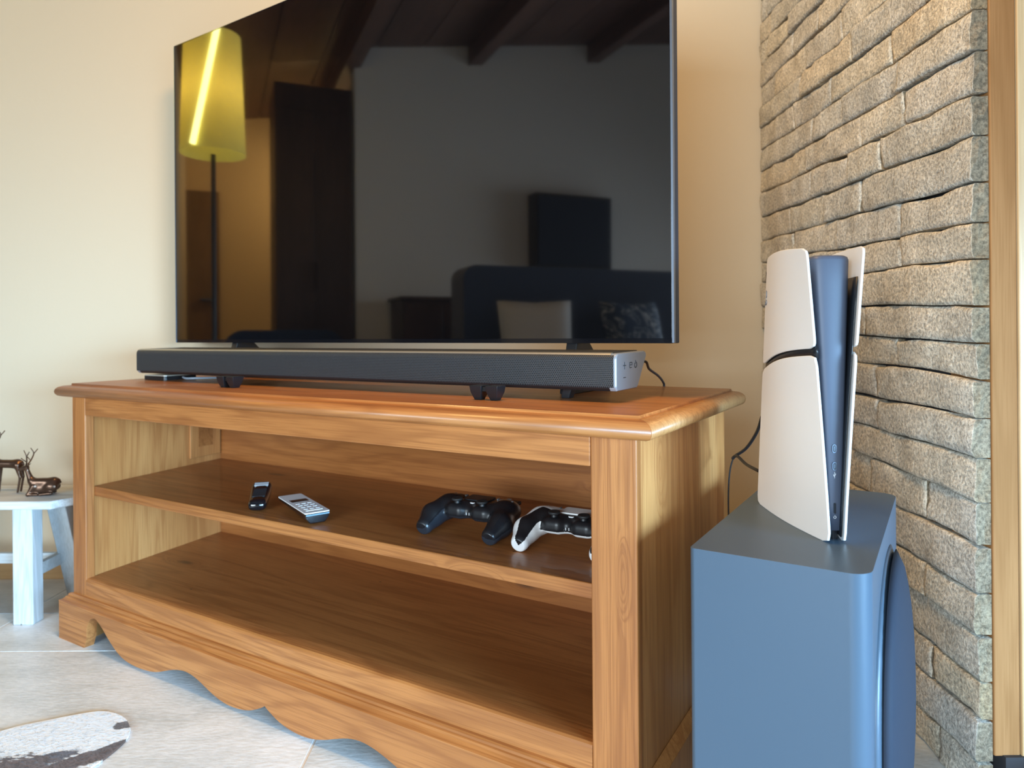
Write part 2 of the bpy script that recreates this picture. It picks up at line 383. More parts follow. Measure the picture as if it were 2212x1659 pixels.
def stone(i, ya, yb, end):
    rnd = random.Random(i * 131 + int(ya * 1000))
    L = yb - ya; nv = len(VV) - 1; k = max(6, int(L / .018))
    UU = [0, .003 / L, .009 / L] + [(.018 + (L - .036) * a / k) / L for a in range(k + 1)] + [1 - .009 / L, 1 - .003 / L, 1]; nu = len(UU) - 1
    proud = random.Random(i * 17).uniform(-.0035, .0045) + rnd.uniform(-.0010, .0010); gap = rnd.uniform(.0010, .0024)
    slope = rnd.uniform(-.10, .10); seed = rnd.uniform(0, 50); lean = rnd.uniform(-.05, .05)
    bm = bmesh.new(); rows = []
    for b in range(nv + 1):
        row = []
        for a in range(nu + 1):
            u, v = UU[a], VV[b]
            e0 = .0010 + .003 * abs(noise.noise((seed, v * 3, 1))); e1 = .0010 + .005 * abs(noise.noise((seed, v * 3, 9)))
            y = ya + (0 if end else e0) + (L - e0 - e1 - (0 if end else 0)) * u + lean * (v - .5) * .03 * (0 if (end and a < 3) else 1)
            zt_ = zline(i, y) - gap - .0075 * max(0, noise.noise((y * 11, seed, 2)) + .05) - .0015 * abs(noise.noise((y * 70, seed, 4)))
            zb_ = zline(i + 1, y) + gap * .5 + .0012 * abs(noise.noise((y * 60, seed, 8)))
            z = zb_ + (zt_ - zb_) * v
            edge = min(v, 1 - v) * (zt_ - zb_); eu = min((u if not end else 9), 1 - u) * L
            rim = max(0, 1 - min(edge, eu) / .0035) * (1 + .8 * noise.noise((y * 40, z * 40, seed)))
            dx = proud + .0030 * (u - .5) * (0 if end else 1) + slope * (v - .5) * .03 + .0045 * noise.noise((y * 8, z * 13, seed)) + .0028 * noise.noise((y * 30, z * 45, seed)) + .0016 * noise.noise((y * 75, z * 95, seed)) - .0034 * rim
            row.append(bm.verts.new((sxf(y) - dx, y, z)))
        rows.append(row)
    D_ = .022
    back = [[bm.verts.new((sxf(row[0].co.y) + D_, row[0].co.y, row[0].co.z)), bm.verts.new((sxf(row[-1].co.y) + D_, row[-1].co.y, row[-1].co.z))] for row in rows]
    for b in range(nv):
        for a in range(nu):
            f = bm.faces.new([rows[b][a], rows[b][a+1], rows[b+1][a+1], rows[b+1][a]]); f.smooth = True
    ends = []
    for side, k in ((0, 0), (-1, 1)):
        cols = [[r_[side] for r_ in rows]]
        for q in (1, 2):
            col = []
            for b in range(nv + 1):
                p = rows[b][side].co; x = p.x + (sxf(p.y) + D_ - p.x) * q / 3
                yy = p.y + (noise.noise((x * 60, p.z * 50, seed)) * .006 if (end and side == 0) else 0)
                col.append(bm.verts.new((x, yy, p.z)))
            cols.append(col)
        cols.append([b_[k] for b_ in back])
        for c0, c1 in zip(cols, cols[1:]):
            for b in range(nv):
                f = bm.faces.new([c0[b], c1[b], c1[b+1], c0[b+1]]); f.material_index = 1
        ends.append(cols)
    for b in (0, nv):
        lo = [c[b] for c in ends[0]][1:]; ro = [c[b] for c in ends[1]][1:]
        bm.faces.new(rows[b] + ro + lo[::-1])
    bmesh.ops.triangulate(bm, faces=[f for f in bm.faces if len(f.verts) > 4])
    o = obj('stone', bm, slate, stw); o.data.materials.append(slate_end); return o
for i in range(len(zB) - 1):
    key = B[i - nextra] if i >= nextra else None
    if key in JP: ys = [sxf(1.3) / ((p - CXP) / FPX) for p in JP[key]]
    else:
        ys = []; y = SY0 + random.uniform(.14, .34)
        while y < SY1 - .06: ys.append(y); y += random.uniform(.16, .34)
    ys = sorted(y for y in ys if SY0 + .04 < y < SY1 - .05)
    ed = [SY0] + ys + [SY1 - .002]
    for a, b in zip(ed, ed[1:]): stone(i, a, b, a == SY0)

# wooden post and door frame at the end of the stone wall
dr = empty('door_1', (.733, 1.03, 0)); tag(dr, kind='structure')
obj('door_post', box(-.0203, .0183, .0022, .10, .072, 2.6), postwood, dr, bev=.002)
obj('door_frame', box(.0190, .10, -.001, .06, .0, 2.6), postwood2, dr, bev=.002)
obj('post_base', box(-.008, .0215, -.004, .09, 0, .074), screed, dr)
bm = box(.07, .12, -3.03, -.03, 0, .08)
for yy in (-3.03, -1.53): box(.07, .12, yy, yy + .07, .08, 2.15, bm)
box(.07, .12, -3.03, -.03, 2.07, 2.15, bm)
obj('door_sash', bm, postwood2, dr)

pane = bpy.data.materials.new('window_glass'); pane.use_nodes = True; _n = pane.node_tree
for q_ in list(_n.nodes): _n.nodes.remove(q_)
_o = _n.nodes.new('ShaderNodeOutputMaterial'); _m = _n.nodes.new('ShaderNodeMixShader'); _a = _n.nodes.new('ShaderNodeBsdfTransparent'); _g = _n.nodes.new('ShaderNodeBsdfGlossy')
_g.inputs['Roughness'].default_value = .02; _m.inputs[0].default_value = .06
_n.links.new(_a.outputs[0], _m.inputs[1]); _n.links.new(_g.outputs[0], _m.inputs[2]); _n.links.new(_m.outputs[0], _o.inputs['Surface'])
obj('door_pane', box(.092, .098, -2.98, -.08, .08, 2.07), pane, dr)
obj('window_pane', box(-3.12, -.58, -3.535, -3.525, .53, 2.17), pane, wf)

# ------------------------------------------------------------------ pine television cabinet
cab = empty('tv_cabinet', cab2w(0, 0, 0), -CTH, 'honey pine television cabinet with open shelves and scalloped plinth, between whitewashed stool and subwoofer', 'cabinet')
SL, SR = -1.338, .067         # outer stile edges
OW = 1.283                    # opening width
ZT = .597
# stiles, rails
obj('stile', box(0, SR, 0, .019, .09, .569), wz, cab, bev=.0025)
obj('stile', box(SL, -OW, 0, .022, .09, .569), wz, cab, bev=.0025)
obj('top_rail', box(-OW, 0, .0005, .021, .523, .569), wx, cab, bev=.002)
bm = bmesh.new(); prism([(0, .06), (0, .137), (.0012, .141), (.0045, .1435), (.010, .1443), (.03, .1443), (.03, .06)], -OW, 0, 'x', bm)
obj('bottom_rail', bm, wx, cab)
# side panels (the left one opens out a little towards the back)
def fl(v): return -1.285 - .063 * v / .406
obj('side_panel', box(.042, SR - .0012, .0195, .409, .0, .569), wz2, cab, bev=.0015)
obj('rear_post', box(.030, SR - .003, .4095, .468, .0, .569), wz2, cab, bev=.002)
bm = bmesh.new(); prism([(fl(.0225), .0225), (fl(.4062), .4062), (fl(.4062) - .012, .4062), (fl(.375) - .02, .375), (SL + .002, .0225)], .0, .569, 'z', bm)
obj('side_panel', bm, wz2, cab)
# shelves
bm = bmesh.new(); prism([(fl(.03) + .001, .0215), (.0415, .0215), (.0415, .4072), (fl(.4072), .4072)], .3325, .355, 'z', bm)
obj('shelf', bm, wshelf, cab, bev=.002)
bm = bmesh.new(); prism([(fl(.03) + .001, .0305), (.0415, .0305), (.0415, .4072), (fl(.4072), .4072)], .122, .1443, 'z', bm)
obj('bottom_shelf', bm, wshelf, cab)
# back boards
for z0, z1 in ((.0, .2495), (.2500, .4595), (.4600, .569)):
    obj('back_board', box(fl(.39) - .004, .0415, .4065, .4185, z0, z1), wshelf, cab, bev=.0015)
cov = obj('cable_cover', prism([(fl(.298) - .001, .298), (fl(.402) - .001, .402), (fl(.402) + .005, .402), (fl(.298) + .005, .298)], .372, .482, 'z'), wz2, cab, bev=.001)
obj('cover_recess', prism([(fl(.325) + .0035, .325), (fl(.375) + .0035, .375), (fl(.375) + .0056, .375), (fl(.325) + .0056, .325)], .40, .455, 'z'), wshelf, cov)
# worktop: bullnose edge with a step; rear left corner cut to the wall
def top_ring(off, z):
    return [(SL - .020 - off + .02, -.030 - off + .02, z), (SR + .031 + off - .02, -.030 - off + .02, z), (SR + .031 + off - .02, .492, z), (-1.255, .492, z), (-1.392 - off + .02, .400, z)]
prof = [(-.004, .5665), (.008, .5668), (.015, .5690), (.019, .5735), (.020, .579), (.0185, .5845), (.014, .589), (.007, .5917), (-.004, .5928), (-.006, .5935), (-.0065, .597)]
obj('worktop', loft([top_ring(a, z) for a, z in prof]), wx, cab, smooth=False)
wt = cab.children[-1]; 
for p_ in wt.data.polygons: p_.use_smooth = abs(p_.normal.z) < .98
# end grain nosing on the right end
bm = bmesh.new()
px_ = SR + .031
def nose(y0, y1, eps):
    return [[(px_ - .02 + a + eps, y, z) for a, z in prof[:-2]] for y in (y0, y1)]
bm = bmesh.new(); rr = nose(-.028, .4915, .0008)
L = [[bm.verts.new((p[0] if j == 0 or True else 0, (p[1] if j else p[1]), p[2])) for p in r_] for j, r_ in enumerate(rr)]
for k, (a, z) in enumerate(prof[:-2]): L[0][k].co.y = -.030 - a + .02 + .0012
for k in range(len(L[0]) - 1):
    f = bm.faces.new([L[0][k], L[1][k], L[1][k+1], L[0][k+1]]); f.smooth = True
o = obj('end_nosing', bm, wy, cab); sm = o.modifiers.new('s', 'SOLIDIFY'); sm.thickness = .0006; sm.offset = -1
# plinth: scalloped front board, moulding, right return
half = [(-1.358, 0), (-1.2495, 0), (-1.2405, .022), (-1.2364, .050), (-1.224, .0687), (-1.2058, .0755), (-1.191, .0706), (-1.1734, .0597), (-1.1504, .0421), (-1.122, .0240),
        (-1.0941, .0125), (-1.0612, .0075), (-1.029, .0068), (-.9922, .0095), (-.9614, .0164), (-.9312, .027), (-.9017, .0351), (-.8729, .0383), (-.8448, .0345), (-.8173, .0256),
        (-.7904, .0160), (-.764, .0095), (-.7382, .0070), (-.7085, .0085), (-.6795, .0145), (-.6551, .0245), (-.6399, .0328)]
mid = -.6399
prof_s = half + [(2*mid - x, z) for x, z in half[-2::-1]]
top_edge = [(prof_s[-1][0], .087), (prof_s[0][0], .087)]
# refine scallop with a spline
bm = bmesh.new()
lower = []
h3 = catmull([(x, z, 0) for x, z in half[1:]], 3); lower = [(half[0][0], half[0][1])] + [(p.x, p.y) for p in h3]
lower += [(2*mid - x, z) for x, z in lower[-2::-1]]
n = len(lower)
for yy, flip in ((-.0225, 1), (-.0005, 0)):
    lo_v = [bm.verts.new((x, yy, z)) for x, z in lower]; up_v = [bm.verts.new((x, yy, .087)) for x, z in lower]
    for i in range(n - 1): bm.faces.new([lo_v[i], lo_v[i+1], up_v[i+1], up_v[i]])
    if flip: lf, uf = lo_v, up_v
for i in range(n - 1):
    bm.faces.new([lf[i], lo_v[i], lo_v[i+1], lf[i+1]]); bm.faces.new([uf[i], uf[i+1], up_v[i+1], up_v[i]])
bm.faces.new([lf[0], uf[0], up_v[0], lo_v[0]]); bm.faces.new([lf[-1], lo_v[-1], up_v[-1], uf[-1]])
pl = obj('plinth_board', bm, wx, cab)
PR = prof_s[-1][0]
mprof = [(-.0228, .0865), (-.0228, .0885), (-.0205, .0895), (-.0175, .0905), (-.0135, .0935), (-.0115, .0965), (-.0085, .0975), (-.0080, .0990), (-.0075, .1010), (-.0045, .1030), (.0, .1035), (.0, .0865)]
rings = []
for s_ in (-1, 1):
    ring = []
    for y_, z_ in mprof:
        ring.append((((-1.338 + y_ * .9) if s_ < 0 else (SR - y_ * .5)), y_, z_))
    rings.append(ring)
obj('plinth_moulding', loft(rings), wx, cab)
obj('plinth_return', box(SR, PR, -.0004, .468, 0, .087), wz2, cab)
bm = bmesh.new(); prism([(SR - .0005, .0875), (PR, .0875), (PR - .003, .092), (SR + .004, .098), (SR - .0005, .1035)], .0, .468, 'y', bm)
obj('plinth_moulding', bm, wz2, cab)
bm = bmesh.new(); prism([(-1.358, -.0004), (-1.339, -.0004), (fl(.39) - .021, .39), (fl(.39) - .038, .39)], 0, .087, 'z', bm)
obj('plinth_return', bm, wz2, cab)

# ------------------------------------------------------------------ television
TT = .582; TR = Vector((.2665, 1.1416)); TW, TH, TZ0 = 1.4374, .825, .688
black_pl = mat('black_plastic', (.012, .012, .014), .35)
black_gl = mat('black_gloss', (.006, .006, .008), .12, coat=.5)
screen_m = mat('tv_glass', (.0025, .0025, .003), .035, ior=2.4, coat=0.)
steel_edge = mat('tv_edge_metal', (.30, .36, .46), .3, metal=.85)
edge_dark = mat('tv_edge_dark', (.05, .07, .11), .35, metal=.6)
tv = empty('television', (TR.x, TR.y, ZT), -TT, 'large flat black television standing behind the soundbar on the pine cabinet', 'television')
zb_, zt_ = TZ0 - ZT, TZ0 - ZT + TH
obj('housing', prism(rrect(-TW, 0, zb_, zt_, .002, 2), .006, .024, 'y'), edge_dark, tv)
obj('bezel', prism(rrect(-TW, 0, zb_, zt_, .002, 2), .0005, .006, 'y'), black_gl, tv)
obj('screen', prism(rrect(-TW + .004, -.004, zb_ + .0085, zt_ - .004, .001, 2), -.0004, .0008, 'y'), screen_m, tv)
bm = box(-.0032, .0006, -.0010, .0062, zb_ + .001, zt_ - .001)
obj('edge_strip', bm, steel_edge, tv)
obj('edge_strip', box(-TW - .0006, -TW + .0012, -.0010, .0062, zb_ + .001, zt_ - .001), steel_edge, tv)
obj('rear_cover', prism(rrect(-TW + .15, -.15, zb_ + .03, zb_ + .55, .02, 4), .024, .058, 'y'), black_pl, tv, bev=.004)
for xx in (-TW + .245, -.205):
    bm = prism([(-.020, 0), (.150, 0), (.150, .008), (.035, zb_ + .02), (.012, zb_ + .02), (-.020, .008)], xx, xx + .022, 'x')
    obj('foot', bm, black_pl, tv, bev=.002)

# ------------------------------------------------------------------ soundbar
def perf_mat():
    m = mat('perforated_grille', (.03, .032, .036), .45, metal=.35); t = NT(m); tc = t.n('TexCoord'); sp = t.n('SeparateXYZ'); t.l(tc.outputs['Object'], sp.inputs[0])
    p = .0034; q = p * .866 * 2
    x = t.math('DIVIDE', sp.outputs[0], p); yz = t.math('ADD', sp.outputs[2], sp.outputs[1]); z = t.math('DIVIDE', yz, q)
    def dist(ox):
        a = t.math('SUBTRACT', t.math('FRACT', t.math('ADD', x, ox)), .5); b = t.math('SUBTRACT', t.math('FRACT', t.math('ADD', z, ox)), .5)
        b = t.math('MULTIPLY', b, 1.732); return t.math('SQRT', t.math('ADD', t.math('MULTIPLY', a, a), t.math('MULTIPLY', b, b)))
    d = t.math('MINIMUM', dist(100.), dist(100.5))
    hole = t.ramp(d, [(.28, (0, 0, 0)), (.36, (1, 1, 1))])
    c = t.mix(hole, (.004, .004, .005), (.062, .066, .072)); t.l(c, t.b.inputs['Base Color'])
    bp = t.n('Bump'); bp.inputs['Strength'].default_value = .6; bp.inputs['Distance'].default_value = .0008; t.l(hole, bp.inputs['Height']); t.l(bp.outputs['Normal'], t.b.inputs['Normal'])
    return m
perf = perf_mat()
capm = mat('soundbar_cap', (.34, .37, .42), .34, metal=.3)
champ = mat('champagne_metal', (.42, .40, .35), .45, metal=.7)
icon_d = mat('icon_dark', (.02, .025, .03), .5)
sbz = .615
sb = empty('soundbar', cab2w(0, .133, ZT), -CTH, 'long black perforated soundbar with grey end cap on the pine cabinet', 'soundbar')
zb0, zb1 = sbz - ZT, .674 - ZT
XL, XR = -1.297, -.016
cs = [(0.001, zb0 + .004), (0, zb0 + .008), (0, zb1 - .010), (.0012, zb1 - .005), (.0045, zb1 - .0015), (.010, zb1), (.125, zb1 + .0015), (.133, zb1 - .001), (.134, zb1 - .006), (.095, zb0 + .004), (.089, zb0), (.005, zb0)]
obj('body', prism(cs, XL + .012, XR - .012, 'x'), black_pl, sb)
ins = lambda d: [(y + (d if y < .05 else -d), z + (d if z < .04 else -d)) for y, z in cs]
for a, b in ((XR - .012, XR), (XL, XL + .012)):
    near = a > -.5
    r0 = [((a if near else b), y, z) for y, z in cs]; r1 = [((b - .002 if near else a + .002), y, z) for y, z in cs]
    ctr = (.06, .045); r2 = [((b if near else a), ctr[0] + (y - ctr[0]) * .965, ctr[1] + (z - ctr[1]) * .95) for y, z in cs]
    o = obj('end_cap', loft([r0, r1, r2]), capm, sb, bev=.0006)
    if near: capo = o
# front grille wraps from the underside to the front top edge
gp_ = [(-.0012, zb0 + .006), (-.0016, zb0 + .010), (-.0016, zb1 - .010), (-.0004, zb1 - .0055), (.002, zb1 - .0025), (.003, zb1 - .004), (.003, zb0 + .006)]
o = obj('front_grille', prism(gp_, XL + .0015, XR - .0045, 'x'), perf, sb)
obj('trim_strip', prism([(.0020, zb1 - .0022), (.0035, zb1 - .0004), (.0105, zb1 + .0012), (.0105, zb1 - .001)], XL + .001, XR - .010, 'x'), champ, sb)
obj('top_grille', prism([(.0110, zb1 - .001), (.0110, zb1 + .0012), (.120, zb1 + .0026), (.120, zb1 - .001)], XL + .012, XR - .012, 'x'), perf, sb)
# raised marks on the end cap: plus, source, power, minus (y depth, z height)
def icon(parts, r=.0006):
    bm = bmesh.new()
    for p in parts: tube([(XR + .0002, y, z) for y, z in p], r, 6, 4, bm, smooth=len(p) > 2)
    return bm
zc = zb1 - .020
ic = obj('plus_mark', icon([[(.028, zc), (.040, zc)], [(.034, zc - .006), (.034, zc + .006)]]), icon_d, capo)
obj('source_mark', icon([[(.056, zc + .004), (.056, zc - .004), (.064, zc - .004)], [(.056, zc + .004), (.066, zc + .004)], [(.066, zc + .004), (.066, zc - .001)], [(.058, zc), (.063, zc)]]), icon_d, capo)
arc = [(.082 + .0052 * math.sin(R(a)), zc + .0052 * math.cos(R(a))) for a in range(40, 330, 29)]
obj('power_mark', icon([arc, [(.082, zc + .001), (.082, zc + .007)]]), icon_d, capo)
obj('minus_mark', icon([[(.029, zb0 + .020), (.038, zb0 + .020)]]), icon_d, capo)
# moulded feet
def sbfoot(pxx, pyy, wv=.0, ww=.052):
    s, v = w2cab(on_z(pxx, pyy, ZT)); v -= .133
    bm = bmesh.new()
    for k in (-1, 1):
        c = s + k * ww * .30; hw = ww * .20
        r = []
        for z, a in ((0, .55), (.004, .7), (.013, 1.0), (zb0 + .006, 1.15)):
            r.append([(c + dx * hw * a, v + .010 + dy * .012 * a, z) for dx, dy in ((-1,-1),(1,-1),(1,1),(-1,1))])
        loft(r, bm=bm)
    box(s - ww * .5, s + ww * .5, v + .002, v + .02, zb0 - .004, zb0 + .004, bm)
    o = obj('foot', bm, black_pl, sb, bev=.001); return s, v
sbfoot(488, 838); sbfoot(1046, 865)
s_, v_ = w2cab(on_z(1222, 861, ZT)); v_ -= .133
obj('foot', loft([[(s_ + dx * .008 * a + sh, v_ + .01 + dy * .010 * a, z) for dx, dy in ((-1,-1),(1,-1),(1,1),(-1,1))] for z, a, sh in ((0, .9, -.002), (.008, 1, 0), (zb0 + .005, 1.1, .006))]), black_pl, sb, bev=.0015)

# little set-top box and cables behind the soundbar
silver = mat('silver_plastic', (.55, .50, .42), .4, metal=.3)
stb = empty('set_top_box', cab2w(-1.262, .20, ZT), -CTH, 'small flat silver-topped box tucked under the soundbar end', 'box')
obj('casing', prism(rrect(-.045, .045, -.045, .045, .008), 0, .010, 'z'), black_pl, stb, bev=.001)
obj('lid', prism(rrect(-.0445, .0445, -.0445, .0445, .008), .0095, .0125, 'z'), silver, stb, bev=.001)
cable_b = mat('cable_black', (.012, .012, .014), .45)
cable_g = mat('cable_grey', (.30, .34, .40), .5)
def cable(name, pts, r, m, label, grp=None):
    o = obj(name, tube(pts, r, 8, 8), m, smooth=True); tag(o, label, 'cable', grp); return o
cable('signal_cable', [cab2w(-1.21, .20, ZT + .006), cab2w(-1.18, .19, ZT + .004), cab2w(-1.15, .20, ZT + .005), cab2w(-1.12, .26, ZT + .004), cab2w(-1.12, .34, ZT + .004)], .0028, cable_g, 'grey cable lying under the soundbar beside the small silver-topped box')
cable('power_cable', [cab2w(-.06, .2585, .645), cab2w(-.042, .275, .652), cab2w(-.030, .300, .655), cab2w(-.045, .360, .639), cab2w(-.052, .430, .622), cab2w(-.061, .485, .6055), cab2w(-.0633, .4975, .590), cab2w(-.0633, .500, .50), cab2w(-.06, .500, .25), cab2w(-.05, .500, .02)], .0024, cable_b, 'thin dark cable arching from the soundbar end over the back of the worktop')

# ------------------------------------------------------------------ subwoofer
sub_m = mat('subwoofer_vinyl', (.056, .090, .130), .40, bump=.02, bscale=900)
sub_g = mat('subwoofer_cloth', (.008, .016, .034), .8, bump=.2, bscale=1500)
SUBZ = .447; SYAW = -.56; SWD, SDP = .195, .435
fl_ = on_z(1489, 1183, SUBZ)
sub = empty('subwoofer', (fl_.x, fl_.y, 0), SYAW, 'tall dark blue-grey subwoofer with bulging cloth grille, between cabinet and stone wall', 'subwoofer')
ring = []
def rr2(x0, x1, y0, y1, r0, r1, n=6):   # left edges radius r0, right edges r1
    out = []
    for cx, cy, a0, r in ((x1-r1, y1-r1, 0, r1), (x0+r0, y1-r0, 90, r0), (x0+r0, y0+r0, 180, r0), (x1-r1, y0+r1, 270, r1)):
        for i in range(n + 1):
            a = R(a0 + 90 * i / n); out.append((cx + r*math.cos(a), cy + r*math.sin(a)))
    return out
o = obj('cabinet_box', prism(rr2(0, SWD, 0, SDP, .006, .022), .018, SUBZ, 'z'), sub_m, sub, bev=.002)
for x_, y_ in ((.035, .04), (SWD - .035, .04), (.035, SDP - .04), (SWD - .035, SDP - .04)):
    obj('foot', cyl((x_, y_), .016, 0, .019, 20, .019), black_pl, sub)
# bulging grille on the right hand side
def grille(rz, ry, bul, x0, cyy, czz, n=48, m=10, pw=2.3):
    rings = []
    for j in range(m + 1):
        t = j / m; k = 1 - t
        ring = []
        for i in range(n):
            a = 2 * math.pi * i / n; c, s = math.cos(a), math.sin(a)
            rr = (abs(c)**pw + abs(s)**pw) ** (-1 / pw)
            ring.append((x0 + bul * (1 - k**2.2) ** .6 if t else x0, cyy + ry * rr * c * k if k else cyy, czz + rz * rr * s * k if k else czz))
        rings.append(ring)
    bm = loft(rings[:-1], cap=False)
    bm.verts.ensure_lookup_table(); last = [v for v in bm.verts][-n:]
    bm.faces.new(last); bm.faces.new([v for v in bm.verts][:n][::-1]); return bm
obj('grille_ring', grille(.203, .200, .016, SWD - .001, .222, .214), sub_m, sub, smooth=True)
gr = obj('grille', grille(.194, .184, .024, SWD + .007, .226, .214), sub_g, sub, smooth=True)
wmark = mat('white_mark', (.8, .82, .85), .5)
obj('badge', tube([(SWD + .0265, .118, .085), (SWD + .0275, .124, .089), (SWD + .0268, .121, .083), (SWD + .0278, .127, .087)], .0008, 6, 4), wmark, sub)

# ------------------------------------------------------------------ game console
con_w = mat('console_white', (.82, .81, .80), .38)
con_b = mat('console_core', (.062, .078, .118), .5, bump=.03, bscale=2500)
con_k = mat('console_dark', (.01, .012, .016), .3)
con = empty('game_console', (.398, .95, SUBZ), 0, 'white upright game console with blue-grey core standing on the subwoofer', 'console')
Zs = lambda y, d: CAMZ - (y - 715.6) * d / FPX - SUBZ
HT = .358
def lerp(a, b, t): return a + (b - a) * t
Xo, Yo = .398, .95
def panel_pt(side, z, t, off=0.):
    """outer side panel of the console: t 0 front .. 1 back, z height"""
    h = z / HT; tw = h ** 1.15
    if side < 0:
        fx = lerp(.3840, .3575, tw); bx = lerp(.3705, .3840, h)
        bul = -.010 * math.sin(math.pi * t) * (.75 + .25 * math.sin(math.pi * h))
    else:
        fx = lerp(.4055, .4300, tw); bx = lerp(.436, .444, h)
        bul = .006 * math.sin(math.pi * t)
    fy = lerp(.8457, .8430, h); by = lerp(1.055, 1.045, h)
    return Vector((lerp(fx, bx, t) + bul + off - Xo, lerp(fy, by, t) - Yo, z))
def panel(side, z0f, z0b, z1f, z1b, name, mcurve=.0):
    """sheet with thickness, rounded corners"""
    nu, nv = 16, 18; th = .0032 * (-side)
    front, back = [], []
    for j in range(nv + 1):
        fr, bk = [], []
        for i in range(nu + 1):
            t = i / nu
            zz0 = lerp(z0f, z0b, t) + mcurve * math.sin(math.pi * t) * .0; zz1 = lerp(z1f, z1b, t) + (.004 * math.sin(math.pi * t) if z1f > .3 else .006 * math.sin(math.pi * t))
            if z0f > .1: zz0 += .006 * math.sin(math.pi * t)
            v = j / nv; z = lerp(zz0, zz1, v)
            # rounded corners in sheet plane
            L, H = .21, abs(zz1 - zz0); r = .010
            x = t * L; y = v * H
            cx = min(max(x, r), L - r); cy = min(max(y, r), H - r); d = math.hypot(x - cx, y - cy)
            if d > r: x, y = cx + (x - cx) * r / d, cy + (y - cy) * r / d
            p = panel_pt(side, zz0 + y, x / L)
            fr.append(p); bk.append(p + Vector((th, 0, 0)))
        front.append(fr); back.append(bk)
    bm = bmesh.new()
    F = [[bm.verts.new(p) for p in r_] for r_ in front]; K = [[bm.verts.new(p) for p in r_] for r_ in back]
    for j in range(nv):
        for i in range(nu):
            bm.faces.new([F[j][i], F[j][i+1], F[j+1][i+1], F[j+1][i]]); bm.faces.new([K[j][i], K[j+1][i], K[j+1][i+1], K[j][i+1]])
    bd = lambda G: [G[0][i] for i in range(nu + 1)] + [G[j][nu] for j in range(1, nv + 1)] + [G[nv][i] for i in range(nu - 1, -1, -1)] + [G[j][0] for j in range(nv - 1, 0, -1)]
    a, b = bd(F), bd(K)
    for i in range(len(a)): bm.faces.new([a[i], a[(i+1) % len(a)], b[(i+1) % len(a)], b[i]])
    o = obj(name, bm, con_w, con, smooth=True, bev=.0009, seg=2); return o
zs_f = Zs(760, .845); zs_b = Zs(793, 1.05)
slit = .0042
lp_lo = panel(-1, 0, .0, zs_f - slit, zs_b - slit, 'side_panel')
lp_hi = panel(-1, zs_f + slit, zs_b + slit, HT + .002, HT + .011, 'side_panel')
rz = Zs(757, .845)
panel(1, 0, 0, rz - .003, rz - .012, 'side_panel'); panel(1, rz + .003, rz - .006, HT + .005, HT + .0, 'side_panel')
# core
def core_ring(z, i0=.0, y0=.862, y1=1.046):
    h = min(1, max(0, z / HT))
    xl = lerp(.3915, .3750, h**1.1) + i0; xr = lerp(.4085, .4205, h**1.1) - i0; xbl = .383; xbr = .435
    pts = []
    n = 8; r = .004
    for i in range(n + 1):
        t = i / n; x = lerp(xl, xr, t); y = y0 + i0 - .0016 * math.sin(math.pi * t) + (.0035 * (abs(2*t - 1) ** 6))
        pts.append((x - Xo, y - Yo, z))
    pts += [(xbr - i0 - Xo, y1 - i0 - Yo, z), (xbl + i0 - Xo, y1 - i0 - Yo, z)]
    return pts
zt_c = Zs(551, .862)
rings = [core_ring(z) for z in np.linspace(.012, zt_c - .006, 12)] + [core_ring(zt_c - .002, .0012), core_ring(zt_c, .004)]
co = obj('core', loft(rings), con_b, con, smooth=True)
for p_ in co.data.polygons:
    if abs(p_.normal.z) > .9 or len(p_.vertices) > 4: p_.use_smooth = False
obj('base_foot', loft([core_ring(0, .004), core_ring(.0125, .003)]), con_k, con)
# dark band showing in the slit between upper and lower panels
def slit_ring(side):
    bm = bmesh.new(); nu = 14; rows = []
    for off in (-.008, .008):
        rows.append([panel_pt(side, lerp(zs_f, zs_b, t) + .006 * math.sin(math.pi * t) + off, lerp(.02, .98, t), -.0055 * side) for t in [k / nu for k in range(nu + 1)]])
    A = [[bm.verts.new(p) for p in r_] for r_ in rows]
    for i in range(nu): bm.faces.new([A[0][i], A[0][i+1], A[1][i+1], A[1][i]])
    o = obj('slit_band', bm, con_k, con, smooth=True); md = o.modifiers.new('s', 'SOLIDIFY'); md.thickness = .003; md.offset = 0; return o
slit_ring(-1)
def lining(side, z0, z1):  # dark inner layer, also standing in for shade beside the core
    bm = bmesh.new(); nu, nv = 10, 10; G = []
    for j in range(nv + 1):
        z = lerp(z0, z1, j / nv); G.append([bm.verts.new(panel_pt(side, z, lerp(.035, .95, i / nu), -.0052 * side)) for i in range(nu + 1)])
    for j in range(nv):
        for i in range(nu): bm.faces.new([G[j][i], G[j][i+1], G[j+1][i+1], G[j+1][i]])
    o = obj('panel_shade_lining', bm, con_k, con, smooth=True); md = o.modifiers.new('s', 'SOLIDIFY'); md.thickness = .0012; md.offset = 0
lining(1, .006, HT - .032); lining(-1, .006, HT - .02)
# sockets, power button and marks on the front
fx = lambda px_: (px_ - CXP) / FPX * .8605 - Xo
fz = lambda py_: Zs(py_, .8605)
fy = .8600 - Yo
chrome = mat('socket_metal', (.16, .18, .22), .35, metal=1.)
for py_ in (969, 1007):
    p0 = obj('usb_socket', prism(rrect(fx(1800) - .0026, fx(1800) + .0026, fz(py_) - .0052, fz(py_) + .0052, .0025), fy - .0006, fy + .002, 'y'), chrome, con)
    obj('opening', prism(rrect(fx(1800) - .0016, fx(1800) + .0016, fz(py_) - .0042, fz(py_) + .0042, .0015), fy - .0009, fy + .002, 'y'), con_k, p0)
    obj('tongue', box(fx(1800) - .0004, fx(1800) + .0004, fy - .0011, fy, fz(py_) - .0028, fz(py_) + .0028), chrome, p0)
obj('power_button', prism(rrect(fx(1800) - .0011, fx(1800) + .0011, fz(1098) - .0065, fz(1098) + .0065, .0010), fy - .0009, fy + .002, 'y'), con_k, con)
